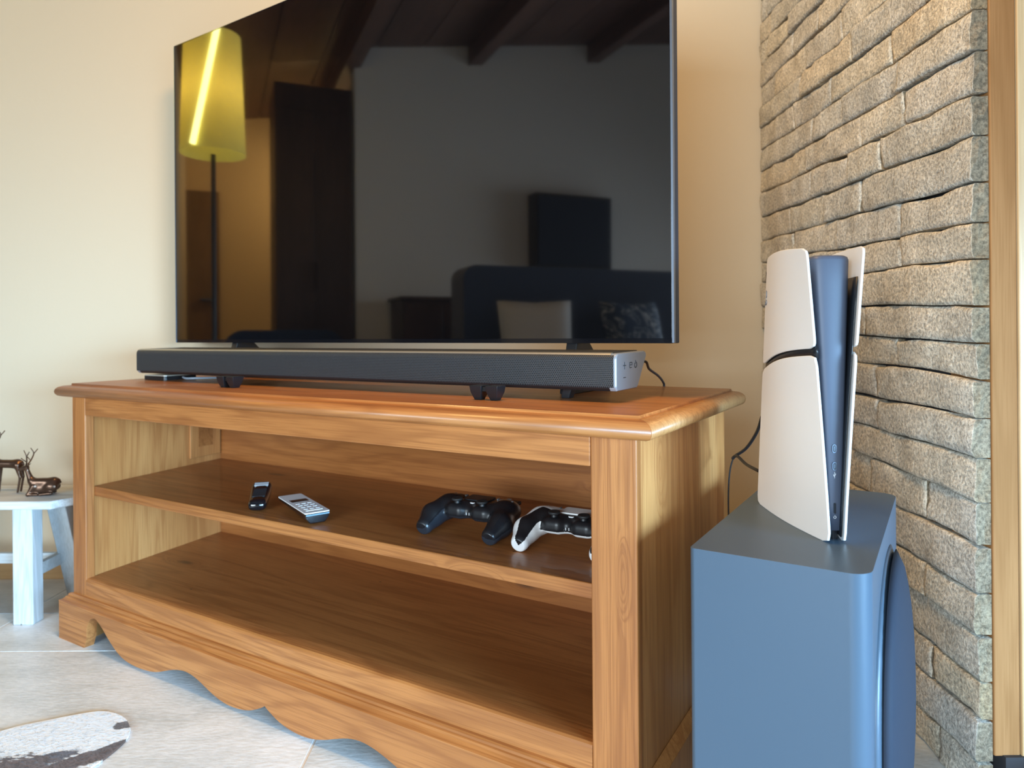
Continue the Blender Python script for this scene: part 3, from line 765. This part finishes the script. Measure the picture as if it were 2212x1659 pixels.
def fmark(name, paths, r=.00022):
    bm = bmesh.new()
    for p in paths: tube([(x, fy - .0002, z) for x, z in p], r, 5, 3, bm, smooth=len(p) > 2)
    return obj(name, bm, wmark, con)
c0, c1 = fx(1800), fz(1117)
fmark('power_mark', [[(c0 + .0016 * math.sin(R(a)), c1 + .0016 * math.cos(R(a))) for a in range(40, 330, 29)], [(c0, c1 + .0004), (c0, c1 + .0022)]])
c1 = fz(1026)
fmark('usb_mark', [[(c0, c1 - .004), (c0, c1 + .004)], [(c0, c1 - .001), (c0 + .0012, c1 + .0005), (c0 + .0012, c1 + .0018)], [(c0, c1 - .002), (c0 - .0012, c1 - .0006), (c0 - .0012, c1 + .0008)]])
# embossed emblem near the back top of the left panel: upright loop letter over a flat curved one
def emb(paths, r=.0007):
    bm = bmesh.new()
    for p in paths: tube([panel_pt(-1, HT - .050 + z, .945 - y / .21, -.0001) for y, z in p], r, 6, 4, bm, smooth=len(p) > 2)
    return bm
grey_mark = mat('grey_mark', (.16, .17, .19), .4)
obj('emblem', emb([[(0, -.008), (0, .012)], [(0, .012), (.006, .010), (.007, .004), (.002, .002)], [(0, -.003), (-.007, -.006), (-.005, -.009), (0, -.007)], [(.002, -.002), (.009, -.004), (.008, -.007), (.002, -.009)]]), grey_mark, lp_hi)
# cable of the console, looping behind it towards the cabinet
P = [at_y(1646, 900, 1.10), at_y(1634, 935, 1.14), at_y(1612, 968, 1.17), at_y(1588, 985, 1.19), at_y(1583, 990, 1.19), at_y(1592, 985, 1.18), at_y(1612, 1003, 1.14), at_y(1638, 1017, 1.085), at_y(1660, 1030, 1.06)]
cable('console_cable', P, .0026, cable_b, 'black cable looping behind the white game console towards the cabinet')
P = [at_y(1586, 984, 1.20), at_y(1578, 1010, 1.205), at_y(1574, 1050, 1.21), at_y(1574, 1120, 1.22), at_y(1580, 1250, 1.25), on_z(1600, 1560, .003)]
cable('thin_cable', P, .0014, cable_b, 'thin dark cable hanging down the rear edge of the pine cabinet')

# ------------------------------------------------------------------ game controllers
def controller_sdf(X, Y, Z):
    A = np.abs(X)
    d = sd_rbox(X, Y, Z, (0, .018, .000), (.058, .026, .0145), .012)
    d = smin(d, sd_ell(A, Y, Z, (.058, .019, -.001), (.0235, .032, .018)), .010)
    g = sd_caps(A, Y, Z, (.060, .012, -.003), (.0705, -.024, -.011), .0205, .0205)
    g = smin(g, sd_caps(A, Y, Z, (.0705, -.024, -.011), (.0675, -.0525, -.0215), .0205, .0150), .008)
    g = np.maximum(g, -(Y + .0635 + .35 * (Z + .02)))
    d = smin(d, g, .012)
    d = smin(d, sd_rbox(A, Y, Z, (.026, -.009, .000), (.019, .017, .0135), .012), .008)
    d = smin(d, sd_rbox(X, Y, Z, (0, -.004, -.002), (.022, .012, .010), .008), .008)
    return d
CV, CQ = snets(controller_sdf, (-.095, -.075, -.045), (.095, .065, .035), .0013)
# classify faces
Pc = CV[CQ].mean(1); e1 = CV[CQ[:, 2]] - CV[CQ[:, 0]]; e2 = CV[CQ[:, 3]] - CV[CQ[:, 1]]
N = np.cross(e1, e2); N /= np.linalg.norm(N, axis=1)[:, None] + 1e-12
ax_ = np.abs(Pc[:, 0]); inner = -np.sign(Pc[:, 0]) * N[:, 0]
gx = np.interp(Pc[:, 1], [-.06, -.024, .012], [.066, .0705, .060])      # grip axis
gz = np.interp(Pc[:, 1], [-.06, -.024, .012], [-.0245, -.011, -.003])
ang = np.degrees(np.arctan2(Pc[:, 2] - gz, -(ax_ - gx)))                # 0 inner side, 90 top, 180 outer
band = (Pc[:, 1] < .012) & (ax_ > .040) & (ang > np.interp(Pc[:, 1], [-.06, -.02, .012], [42, 36, 10])) & (ang < np.interp(Pc[:, 1], [-.06, -.02, .012], [112, 108, 84]))
centre = (ax_ <= .0465) & (Pc[:, 1] < .006) & (Pc[:, 2] > -.0075)
trim_mask = band | centre
def controller(loc, rz, rx, shell, lower, trim, padm, label):
    e = empty('game_controller', loc, rz, label, 'controller', None)
    e.rotation_euler = (rx, 0, rz)
    low = (~trim_mask) & ((ang <= 30) | (Pc[:, 2] < -.004 + (ax_ > .04) * (gz - .0)))
    top = (~trim_mask) & ~low
    def part(name, m, mt):
        vs, fs = submesh(CV, CQ, m); o = obj(name, (vs, fs), mt, e, smooth=True); return o
    part('upper_shell', top, shell); part('lower_shell', low, lower); part('centre_trim', trim_mask, trim)
    for s in (-1, 1):
        st = obj('thumbstick', cyl((s * .026, -.010), .0062, .010, .0185, 20, .0052), black_pl, e, smooth=False)
        cap = loft([[(s*.026 + r_*math.cos(2*math.pi*i/28), -.010 + r_*math.sin(2*math.pi*i/28), z) for i in range(28)] for r_, z in ((.0078, .0175), (.0098, .0185), (.0102, .0205), (.0094, .0222), (.0075, .0221), (.004, .0213))])
        obj('stick_cap', cap, rubber, st, smooth=True)
        obj('trigger', loft([[(s*.055 + sx*.0135*a, .046 + dy, -.004 + dz*a) for sx, dz in ((-1,-.012),(1,-.012),(1,.006),(-1,.006))] for a, dy in ((1, -.006), (1.02, .004), (.75, .012))]), black_pl, e, bev=.003)
        obj('bumper', prism(rrect(s*.055 - .015, s*.055 + .015, .004, .011, .003), .036, .051, 'y'), padm, e, bev=.0015)
    obj('touchpad', prism(rrect(-.0255, .0255, .008, .0405, .005), .0128, .0162, 'z'), padm, e, bev=.0008)
    for a in range(4):
        c, s = math.cos(a*math.pi/2), math.sin(a*math.pi/2)
        obj('action_button', cyl((.0565 + .0098*c, .021 + .0098*s), .0046, .012, .0185, 18), padm2, e, bev=.0006)
        obj('direction_button', cyl((-.0565 + .0078*c, .021 + .0078*s), .0040, .012, .0178, 14), padm2, e, bev=.0006)
    for s in (-1, 1): obj('option_button', prism(rrect(s*.034 - .0016, s*.034 + .0016, .028, .036, .0015), .012, .0165, 'z'), padm2, e)
    # emblem-shaped home button, mute bar, charging contacts on the front edge
    obj('home_button', prism(rrect(-.005, .005, -.0035, .0035, .003), .011, .0140, 'z'), wmark2, e)
    for s in (-1, 1):
        obj('contact', box(s*.0046 - .0022, s*.0046 - .0012, -.0181, -.0150, -.0045, .0000), wmark2, e)
        obj('contact', box(s*.0046 + .0012, s*.0046 + .0022, -.0181, -.0150, -.0045, .0000), wmark2, e)
    return e
rubber = mat('stick_rubber', (.014, .014, .015), .6)
padm = mat('pad_black', (.02, .022, .026), .3); padm2 = mat('pad_clear', (.16, .17, .18), .15, coat=.5); wmark2 = mat('contact_silver', (.75, .76, .78), .3)
ct_blue = mat('controller_midnight', (.010, .011, .014), .26); ct_low = mat('controller_midnight_sheen', (.022, .026, .034), .28); ct_trim = mat('controller_black_trim', (.010, .010, .012), .42)  # black controller's lower shell lightened towards blue to carry its sheen
ct_white = mat('controller_white', (.80, .80, .80), .38); pad_w = mat('pad_white', (.78, .77, .76), .4)
SHZ = .355
def ctl_pose(pxl, pyl, rz, rx):
    t = on_z(pxl, pyl, SHZ)     # left grip tip on the shelf
    M = Matrix.Rotation(rz, 3, 'Z') @ Matrix.Rotation(rx, 3, 'X')
    W = np.array([M @ Vector(v) for v in CV[::3]]); zmin = W[:, 2].min()
    tip = M @ Vector((-.0665, -.066, -.03))
    return Vector((t.x - tip.x, t.y - tip.y, SHZ - zmin + .0002))
rx_ = R(2)
controller(ctl_pose(909, 1158, -.515, rx_), -.515, rx_, ct_blue, ct_low, ct_trim, padm, 'black game controller on the middle shelf beside the white controller')
pm = padm; padm = pad_w
controller(ctl_pose(1117, 1196, -.50, rx_), -.50, rx_, ct_white, ct_white, ct_trim, pad_w, 'white and black game controller on the middle shelf beside the cabinet stile')
padm = pm

# ------------------------------------------------------------------ remote controls
def remote_black():
    c = on_z(555, 1108, SHZ); far = on_z(571, 1070, SHZ)
    d = Vector((far.x - c.x, far.y - c.y)); rz = math.atan2(d.y, d.x) - math.pi/2
    e = empty('remote_control', (c.x, c.y, SHZ), rz, 'small black curved remote control on the middle shelf', 'remote')
    Ln, W = .112, .0205
    rings = []
    for i in range(25):
        t = i / 24; y = Ln * t
        wv = W * (1 - .18 * (1 - t) ** 2) * (1 if .06 < t < .97 else (.80 if t < .03 or t > .99 else .93))
        zc_ = .0135 + .016 * t ** 2.0; hh = .0115 * (1 if .05 < t < .96 else (.55 if (t < .02 or t > .99) else .85))
        zlow = max(0, zc_ - hh) 
        ring = []
        for a in range(16):
            an = 2*math.pi*a/16; cs_, sn = math.cos(an), math.sin(an)
            k = (abs(cs_)**3.2 + abs(sn)**3.2) ** (-1/3.2)
            z = zc_ + hh * k * sn
            ring.append((wv * k * cs_, y, z if z > .0 else 0.))
        rings.append(ring)
    obj('casing', loft(rings), black_gl, e, smooth=True)
    zz = lambda y: .0135 + .016 * (y/Ln)**2 + .0113
    bm = bmesh.new()
    def plate(y0, y1, hw, dz):
        bm = bmesh.new(); n = 8
        A = [[bm.verts.new((s * hw, lerp(y0, y1, k/n), zz(lerp(y0, y1, k/n)) + dz)) for s in (-1, 1)] for k in range(n + 1)]
        for k in range(n): bm.faces.new([A[k][0], A[k][1], A[k+1][1], A[k+1][0]])
        return bm
    o = obj('label_strip', plate(.090, .104, .0140, .0006), silver_l, e); md = o.modifiers.new('s', 'SOLIDIFY'); md.thickness = .001
    o = obj('button_pad', plate(.030, .075, .0125, .0004), icon_d, e); md = o.modifiers.new('s', 'SOLIDIFY'); md.thickness = .0008
    return e
silver_l = mat('silver_label', (.62, .66, .70), .35, metal=.3)
remote_black()
def remote_white():
    P = [on_z(x, y, SHZ + .022) for x, y in ((663, 1112), (709, 1102), (648, 1066), (603, 1075))]
    c = (P[0] + P[1]) / 2; b = (P[2] + P[3]) / 2; d = b - c; rz = math.atan2(d.y, d.x) - math.pi/2
    Ln, W = d.length, .023
    e = empty('remote_control', (c.x, c.y, SHZ), rz, 'silver-white faced remote control with dark display on the middle shelf', 'remote')
    secs = [(0, .8), (.006, 1), (Ln * .6, 1), (Ln, 1)]
    rings = []
    for i in range(13):
        t = i / 12; y = Ln * t
        dep = .021 * (1 - .45 * t) * (1 if t > .04 else .9)
        ring = [(W, y, .0215), (W * .97, y, .0215 - dep * .45), (W * .62, y, .0215 - dep), (-W * .62, y, .0215 - dep), (-W * .97, y, .0215 - dep * .45), (-W, y, .0215)]
        rings.append(ring)
    obj('casing', loft(rings), black_gl, e, bev=.002)
    face = mat('remote_face', (.80, .81, .82), .42); fp = obj('face_plate', prism(rrect(-W - .0006, W + .0006, -.0006, Ln + .001, .004), .0212, .0232, 'z'), face, e, bev=.0005)
    obj('display', prism(rrect(-W * .72, W * .72, Ln * .58, Ln * .70, .001), .0230, .0236, 'z'), con_k, e)
    bt = mat('remote_buttons', (.70, .71, .73), .45)
    for r_ in range(4):
        for k in range(3): obj('button', prism(rrect(-.0155 + k * .0115, -.0155 + k * .0115 + .008, Ln * (.50 - r_ * .095) - .006, Ln * (.50 - r_ * .095), .0015), .023, .0239, 'z'), bt, e)
    obj('button_bar', prism(rrect(-.016, .016, Ln * .10, Ln * .125, .001), .023, .0239, 'z'), wmark, e)
    blue = mat('blue_strip', (.14, .24, .31), .3); obj('edge_band', box(-W * .96, W * .96, -.0012, .0012, .0175, .0200), blue, e)
remote_white()

# ------------------------------------------------------------------ stool with deer figurines
stool = empty('stool', (-1.30, 1.79, 0), 0, 'low whitewashed wooden stool carrying deer figurines beside the pine cabinet', 'stool')
SX0, SX1, SYa, SYb = -.36, .215, -.095, .095
oct_ = [(SX0 + .05, SYa), (SX1 - .045, SYa), (SX1, SYa + .06), (SX1, SYb - .06), (SX1 - .045, SYb), (SX0 + .05, SYb), (SX0, SYb - .06), (SX0, SYa + .06)]
obj('seat', prism(oct_, .284, .305, 'z'), whitewash, stool, bev=.004)
ww_z = wood('whitewashed_wood_upright', 'z', [(.52, .55, .56), (.64, .68, .70), (.74, .78, .80), (.40, .41, .40)], rough=.7, knots=.3)
def leg(tx_, ty_, bx, by, wdt=.025):
    r = []
    for (x, y, z) in ((bx, by, 0), (tx_, ty_, .286)):
        r.append([(x + a * wdt, y + b * .020, z) for a, b in ((-1, -1), (1, -1), (1, 1), (-1, 1))])
    obj('leg', loft(r), ww_z, stool, bev=.003)
leg(.086, -.055, .096, -.068); leg(.105, .035, .135, .085); leg(-.24, -.055, -.25, -.068); leg(-.25, .035, -.28, .085)
bm = prism([(-.055, .105), (.07, .105), (.07, .135), (-.055, .135)], .088, .105, 'x'); obj('stretcher', bm, whitewash, stool, bev=.002)
obj('stretcher', box(-.25, .11, .045, .06, .108, .135), whitewash, stool, bev=.002)
bronze = mat('bronze', (.10, .055, .035), .28, metal=.75, bump=.2, bscale=60)
def deer(name, loc, rz, lying, label):
    e = empty(name, loc, rz, label, 'figurine')
    H = .032 if lying else .075
    def F(X, Y, Z):
        d = sd_caps(X, Y, Z, (-.020, 0, H + .001), (.022, 0, H - .001), .0105, .0112)
        d = smin(d, sd_ell(X, Y, Z, (.026, 0, H - .001), (.013, .010, .012)), .006)
        d = smin(d, sd_caps(X, Y, Z, (-.026, 0, H + .006), (-.036, 0, H + .036), .0075, .0048), .008)     # neck
        d = smin(d, sd_caps(X, Y, Z, (-.036, 0, H + .040), (-.052, 0, H + .034), .0062, .0035), .004)    # head, muzzle
        for s in (-1, 1):
            d = smin(d, sd_caps(X, Y, Z, (-.035, s*.005, H + .043), (-.031, s*.012, H + .047), .0024, .0012), .002)
        d = smin(d, sd_caps(X, Y, Z, (.036, 0, H + .004), (.041, 0, H - .003), .003, .002), .003)
        if lying:
            for s in (-1, 1):
                d = smin(d, sd_caps(X, Y, Z, (-.018, s*.008, H - .008), (-.030, s*.011, .004), .006, .004), .004)
                d = smin(d, sd_caps(X, Y, Z, (-.030, s*.011, .004), (-.008, s*.015, .0035), .004, .0032), .003)
                d = smin(d, sd_ell(X, Y, Z, (.022, s*.010, H - .012), (.015, .007, .012)), .004)
                d = smin(d, sd_caps(X, Y, Z, (.022, s*.014, .005), (-.002, s*.017, .0035), .0048, .0032), .003)
            d = smin(d, sd_ell(X, Y, Z, (0, 0, .016), (.032, .012, .016)), .006)
        else:
            for s in (-1, 1):
                d = smin(d, sd_caps(X, Y, Z, (-.020, s*.006, H - .004), (-.021, s*.007, .034), .0062, .0028), .004)
                d = smin(d, sd_caps(X, Y, Z, (-.021, s*.007, .034), (-.024, s*.007, .0028), .0028, .0026), .002)
                d = smin(d, sd_caps(X, Y, Z, (.028, s*.006, H - .004), (.035, s*.007, .040), .0078, .0032), .004)
                d = smin(d, sd_caps(X, Y, Z, (.035, s*.007, .040), (.029, s*.007, .0028), .0030, .0026), .002)
        return d
    v, q = snets(F, (-.065, -.03, -.004), (.055, .03, H + .062), .0019)
    v[:, 2] -= v[:, 2].min()
    obj('body', (v.tolist(), q.tolist()), bronze, e, smooth=True)
    h = H + .044
    for s in (-1, 1):
        bm = tube([(-.036, s*.003, h), (-.030, s*.014, h + .014), (-.028, s*.022, h + .028), (-.034, s*.020, h + .042)], lambda t: .0021 - .0011*t, 7, 5)
        tube([(-.031, s*.012, h + .011), (-.042, s*.016, h + .022)], .0013, 6, 2, bm, smooth=False)
        tube([(-.028, s*.021, h + .026), (-.020, s*.026, h + .038)], .0013, 6, 2, bm, smooth=False)
        obj('antler', bm, bronze, e, smooth=True)
    return e
p = on_z(26, 1064, .305)
deer('deer_figurine', (p.x - .012, p.y, .305), .1, False, 'bronze deer figurine standing on the whitewashed stool')
p = on_z(84, 1072, .305)
deer('deer_figurine', (p.x, p.y + .015, .305), .25, True, 'bronze deer figurine lying down on the whitewashed stool')

# ------------------------------------------------------------------ cowhide rug
rp = [(282, 1574), (276, 1592), (256, 1613), (222, 1640), (188, 1663), (150, 1700), (60, 1790), (-120, 1850), (-420, 1830), (-620, 1740), (-560, 1660), (-330, 1640), (-150, 1615), (-60, 1592), (0, 1579), (50, 1566), (100, 1556), (160, 1544), (215, 1536), (250, 1541), (272, 1553)]
rug_pts = catmull([on_z(x, y, .004) for x, y in rp + rp[:1]], 5)[:-1]
rug_pts = [(q_.x, q_.y) for q_ in rug_pts]
def rug_mat():
    m = mat('cowhide', (.85, .87, .88), .8, sheen=.3); t = NT(m); tc = t.n('TexCoord'); ob = tc.outputs['Object']
    mp = t.n('Mapping'); mp.inputs['Rotation'].default_value = (0, 0, R(-24)); mp.inputs['Scale'].default_value = (1.0, 2.6, 1); t.l(ob, mp.inputs['Vector'])
    ns = t.n('TexNoise'); ns.inputs['Scale'].default_value = 60; ns.inputs['Detail'].default_value = 3; t.l(mp.outputs[0], ns.inputs['Vector'])
    sp = t.n('SeparateXYZ'); t.l(ob, sp.inputs[0])
    def blob(px_, py_, rx, ry, rot):
        c = on_z(px_, py_, .005); ca, sa = math.cos(rot), math.sin(rot)
        dx = t.math('SUBTRACT', sp.outputs[0], c.x); dy = t.math('SUBTRACT', sp.outputs[1], c.y)
        u = t.math('DIVIDE', t.math('ADD', t.math('MULTIPLY', dx, ca), t.math('MULTIPLY', dy, sa)), rx)
        v = t.math('DIVIDE', t.math('SUBTRACT', t.math('MULTIPLY', dy, ca), t.math('MULTIPLY', dx, sa)), ry)
        d = t.math('SQRT', t.math('ADD', t.math('MULTIPLY', u, u), t.math('MULTIPLY', v, v)))
        d = t.math('ADD', d, t.math('MULTIPLY', t.math('SUBTRACT', ns.outputs['Fac'], .5), .9))
        return t.ramp(d, [(.86, (1, 1, 1)), (.98, (0, 0, 0))])
    c = t.mix(t.math('MULTIPLY', t.math('MAXIMUM', t.math('SUBTRACT', ns.outputs['Fac'], .55), 0), 1.2), (.86, .90, .93), (.66, .68, .68))
    c = t.mix(blob(270, 1565, .022, .014, .2), c, (.13, .10, .09))
    c = t.mix(blob(185, 1638, .110, .022, .62), c, (.12, .065, .045))
    c = t.mix(blob(238, 1612, .05, .008, .8), c, (.10, .06, .045))
    c = t.mix(blob(60, 1650, .075, .020, .5), c, (.10, .09, .11))
    c = t.mix(blob(0, 1668, .09, .03, .3), c, (.14, .13, .15))
    c = t.mix(blob(-200, 1720, .22, .09, .3), c, (.12, .07, .05))
    t.l(c, t.b.inputs['Base Color']); return m
rugm = rug_mat()
rug = empty('cowhide_rug', (0, 0, 0), 0, 'white cowhide rug with brown and grey patches on the tiled floor', 'rug')
bm = prism(rug_pts, .0006, .004, 'z'); obj('hide', bm, rugm, rug)
# short hair as small blades
rnd = random.Random(3); hv, hf = [], []
xs = [p_[0] for p_ in rug_pts]; ys = [p_[1] for p_ in rug_pts]
def inside(x, y):
    c = False; j = len(rug_pts) - 1
    for i in range(len(rug_pts)):
        xi, yi = rug_pts[i]; xj, yj = rug_pts[j]
        if (yi > y) != (yj > y) and x < (xj - xi) * (y - yi) / (yj - yi) + xi: c = not c
        j = i
    return c
cnt = 0
vis_x0 = -.95
while cnt < 9000:
    x = rnd.uniform(max(vis_x0, min(xs)), max(xs)); y = rnd.uniform(min(ys), max(ys))
    if not inside(x, y): continue
    a = -.45 + rnd.gauss(0, .35); L_ = rnd.uniform(.006, .011); d = (math.cos(a) * L_, math.sin(a) * L_); s_ = (-math.sin(a) * .0006, math.cos(a) * .0006)
    b = len(hv); z = .0038
    hv += [(x - s_[0], y - s_[1], z), (x + s_[0], y + s_[1], z), (x + d[0], y + d[1], z + rnd.uniform(.0012, .0032))]; hf.append((b, b + 1, b + 2)); cnt += 1
tag(obj('hair', (hv, hf), rugm, rug), kind='stuff')

# ------------------------------------------------------------------ the part of the room that shows only as a reflection in the screen
navy = mat('navy_velvet', (.012, .03, .075), .75, sheen=.4)
sofa = empty('sofa', (-2.4, -.25, 0), 0, 'navy high-backed sofa facing the television', 'sofa')
obj('backrest', prism(rrect(-.95, .82, .42, 1.09, .08, 6), -.22, 0, 'x'), navy, sofa, bev=.03)
obj('seat', prism(rrect(-.95, .82, .20, .48, .05, 4), 0, .62, 'x'), navy, sofa, bev=.03)
for yy in (-1.13, .78): obj('armrest', prism(rrect(yy, yy + .18, .12, .60, .06, 5), -.2, .62, 'x'), navy, sofa, bev=.02)
for yy in (-1.0, .8):
    for xx in (-.15, .55): obj('leg', cyl((xx, yy), .02, 0, .22, 12), black_pl, sofa)
arm = empty('armchair', (-3.0, 1.42, 0), 0, 'low navy armchair in front of the dark wardrobe', 'armchair')
obj('seat', prism(rrect(-.30, .30, .14, .42, .06, 5), -.32, .30, 'x'), navy, arm, bev=.02)
obj('backrest', prism(rrect(-.36, .36, .14, .74, .12, 6), -.48, -.33, 'x'), navy, arm, bev=.03)
for k in (-1, 1): obj('armrest', prism(rrect(k*.37 - .06, k*.37 + .06, .14, .60, .05, 5), -.32, .28, 'x'), navy, arm, bev=.02)
for k in (-1, 1):
    for xx in (-.38, .2): obj('leg', cyl((xx, k * .3), .02, 0, .15, 12), black_pl, arm)
def cushion(name, loc, rz, m, label):
    X = np.linspace(-1, 1, 15); vs, fs = [], []
    for s in (-1, 1):
        for a in X:
            for b in X:
                t = max(0, (1 - a**4) * (1 - b**4)) ** .45; k = 1 - .06 * (1 - abs(a * b))
                vs.append((s * .07 * t, a * .21 * k, b * .21 * k + .2))
    for s in range(2):
        for i in range(14):
            for j in range(14):
                q = [s*225 + i*15 + j, s*225 + i*15 + j + 1, s*225 + (i+1)*15 + j + 1, s*225 + (i+1)*15 + j]; fs.append(q if s else q[::-1])
    o = obj(name, (vs, fs), m, smooth=True); o.location = loc; o.rotation_euler = (0, R(-14), rz); tag(o, label, 'cushion'); return o
cw = mat('cushion_white', (.55, .56, .58), .9)
cushion('cushion', (-2.18, .22, .49), .2, cw, 'plain white cushion leaning on the navy sofa')
mb = mat('cushion_marble', (.03, .06, .12), .8); t = NT(mb); tc = t.n('TexCoord'); nz = t.n('TexNoise'); nz.inputs['Scale'].default_value = 6; nz.inputs['Distortion'].default_value = 3; t.l(tc.outputs['Object'], nz.inputs['Vector'])
t.l(t.ramp(nz.outputs['Fac'], [(.48, (.02, .05, .11)), (.52, (.5, .55, .6)), (.56, (.02, .05, .11))]), t.b.inputs['Base Color'])
cushion('cushion', (-2.18, -.42, .49), -.1, mb, 'navy cushion with white marbled veins on the sofa')
sdb = empty('sideboard', (-3.39, .45, 0), 0, 'dark brown sideboard against the grey wall beside the sofa', 'sideboard')
dkw = wood('dark_wood', 'z', [(.05, .025, .018), (.07, .035, .025), (.09, .045, .03), (.03, .015, .01)], knots=.2)
obj('body', box(-.17, .17, -.30, .25, .08, .93), dkw, sdb, bev=.004)
obj('top', box(-.18, .19, -.32, .27, .93, .955), dkw, sdb, bev=.004)
for k in range(2):
    d_ = obj('door', box(.171, .185, -.285 + k * .27, -.025 + k * .27, .10, .91), dkw, sdb, bev=.003)
    obj('knob', cyl((-.05 + k * .05, .5), .012, .185, .205, 12, axis='x'), chrome, d_)
for yy in (-.27, .22): obj('foot', box(-.15, .15, yy - .02, yy + .02, 0, .08), dkw, sdb)
spk = empty('wall_speaker', (-3.52, -.70, 1.2), 0, 'large black loudspeaker mounted on the grey wall above the sofa', 'loudspeaker')
obj('cabinet_box', box(-.079, .06, -.33, .33, 0, .56), black_pl, spk, bev=.01)
obj('grille', box(.061, .072, -.31, .31, .02, .54), sub_g, spk, bev=.004)
wrd = empty('wardrobe', (-3.75, 1.20, 0), 0, 'tall dark wardrobe standing in the passage beside the grey wall', 'wardrobe')
obj('body', box(-.35, .1, -.26, .25, .06, 2.40), dkw, wrd, bev=.005); obj('plinth', box(-.33, .08, -.24, .23, 0, .06), black_pl, wrd)
for k in range(2):
    d_ = obj('door', box(.101, .118, -.255 + k * .253, -.004 + k * .253, .08, 2.22), dkw, wrd, bev=.003)
    obj('handle', box(.119, .135, -.03 + k * .045, -.018 + k * .045, 1.0, 1.2), dkw, d_)
dd = empty('door_2', (-5.19, 1.80, 0)); tag(dd, kind='structure')
doorw = wood('inner_door_wood', 'z', [(.20, .12, .05), (.25, .15, .07), (.30, .18, .08), (.15, .08, .03)])
obj('door_leaf', box(0, .04, -.02, .24, 0, 1.92), doorw, dd); obj('door_handle', box(.04, .09, .01, .13, 1.0, 1.02), chrome, dd)
lamp = empty('floor_lamp', (-2.35, 1.83, 0), 0, 'tall floor lamp with yellow fabric shade by the white wall', 'lamp')
lm_sh = mat('lamp_shade_fabric', (.45, .42, .12), .9, emit=(.62, .58, .14), estr=.25)
_t = NT(lm_sh); _tr = _t.n('BsdfTranslucent'); _tr.inputs[0].default_value = (.40, .34, .10, 1); _mx = _t.n('AddShader'); _out = [n_ for n_ in lm_sh.node_tree.nodes if n_.type == 'OUTPUT_MATERIAL'][0]
_t.l(_t.b.outputs[0], _mx.inputs[0]); _t.l(_tr.outputs[0], _mx.inputs[1]); _t.l(_mx.outputs[0], _out.inputs['Surface'])
lm_tb = mat('lamp_tube', (.9, .9, .5), .5, emit=(1., .93, .28), estr=9.)
obj('base', cyl((0, 0), .13, 0, .025, 32), black_pl, lamp); obj('pole', cyl((0, 0), .011, .02, 1.56, 16), black_pl, lamp)
obj('lamp_shade', loft([[(r_*math.cos(2*math.pi*i/32), r_*math.sin(2*math.pi*i/32), z) for i in range(32)] for r_, z in ((.145, 1.56), (.125, 2.12))], cap=False), lm_sh, lamp, smooth=True)
obj('light_tube', tube([(.135, .085, 1.57), (.135, -.02, 2.11)], .013, 10, smooth=False), lm_tb, lamp)

# warm ceiling lamp over the sitting area
cl_ = empty('ceiling_lamp', (-.15, .95, 2.42), 0, 'round warm white ceiling lamp above the sitting area', 'lamp')
gl = mat('lamp_glass', (.9, .85, .75), .4, emit=(1, .72, .38), estr=2.)
obj('shade', loft([[(r_*math.cos(2*math.pi*i/32), r_*math.sin(2*math.pi*i/32), z) for i in range(32)] for r_, z in ((.05, 0), (.16, .015), (.19, .05), (.17, .09), (.06, .11))]), gl, cl_, smooth=True)
obj('mount', cyl((0, 0), .05, .105, .32, 24), black_pl, cl_)
pl_ = bpy.data.lights.new('ceiling_lamp_light', 'AREA'); pl_.shape = 'DISK'; pl_.size = .45; pl_.energy = 24; pl_.color = (1, .60, .22)
plo = bpy.data.objects.new('ceiling_lamp_light', pl_); COL.objects.link(plo); plo.location = (-.15, .95, 2.40)

ll = bpy.data.lights.new('floor_lamp_light', 'POINT'); ll.energy = 4; ll.color = (1, .74, .34); ll.shadow_soft_size = .08
llo = bpy.data.objects.new('floor_lamp_light', ll); COL.objects.link(llo); llo.location = (-2.35, 1.83, 1.85)

# added pendant, no such lamp seen: brightens the passage wall reflected in the screen
fill_lamp = empty('added_passage_lamp', (-4.5, 1.0, 2.15), 0, 'added small warm pendant lamp, unseen fill light in the passage behind the wardrobe', 'lamp')
obj('shade', loft([[(r_*math.cos(2*math.pi*i/24), r_*math.sin(2*math.pi*i/24), z) for i in range(24)] for r_, z in ((.12, 0), (.07, .13), (.02, .16))], cap=False), black_pl, fill_lamp, smooth=True)
obj('bulb', loft([[(r_*math.cos(2*math.pi*i/16), r_*math.sin(2*math.pi*i/16), z) for i in range(16)] for r_, z in ((.012, -.01), (.03, .02), (.03, .05), (.012, .08))]), gl, fill_lamp, smooth=True)
obj('cord', cyl((0, 0), .004, .155, .60, 8), black_pl, fill_lamp)
hl = bpy.data.lights.new('added_passage_light', 'POINT'); hl.energy = 32; hl.color = (1, .72, .34); hl.shadow_soft_size = .05
hlo = bpy.data.objects.new('added_passage_light', hl); COL.objects.link(hlo); hlo.location = (-4.5, 1.0, 2.08)
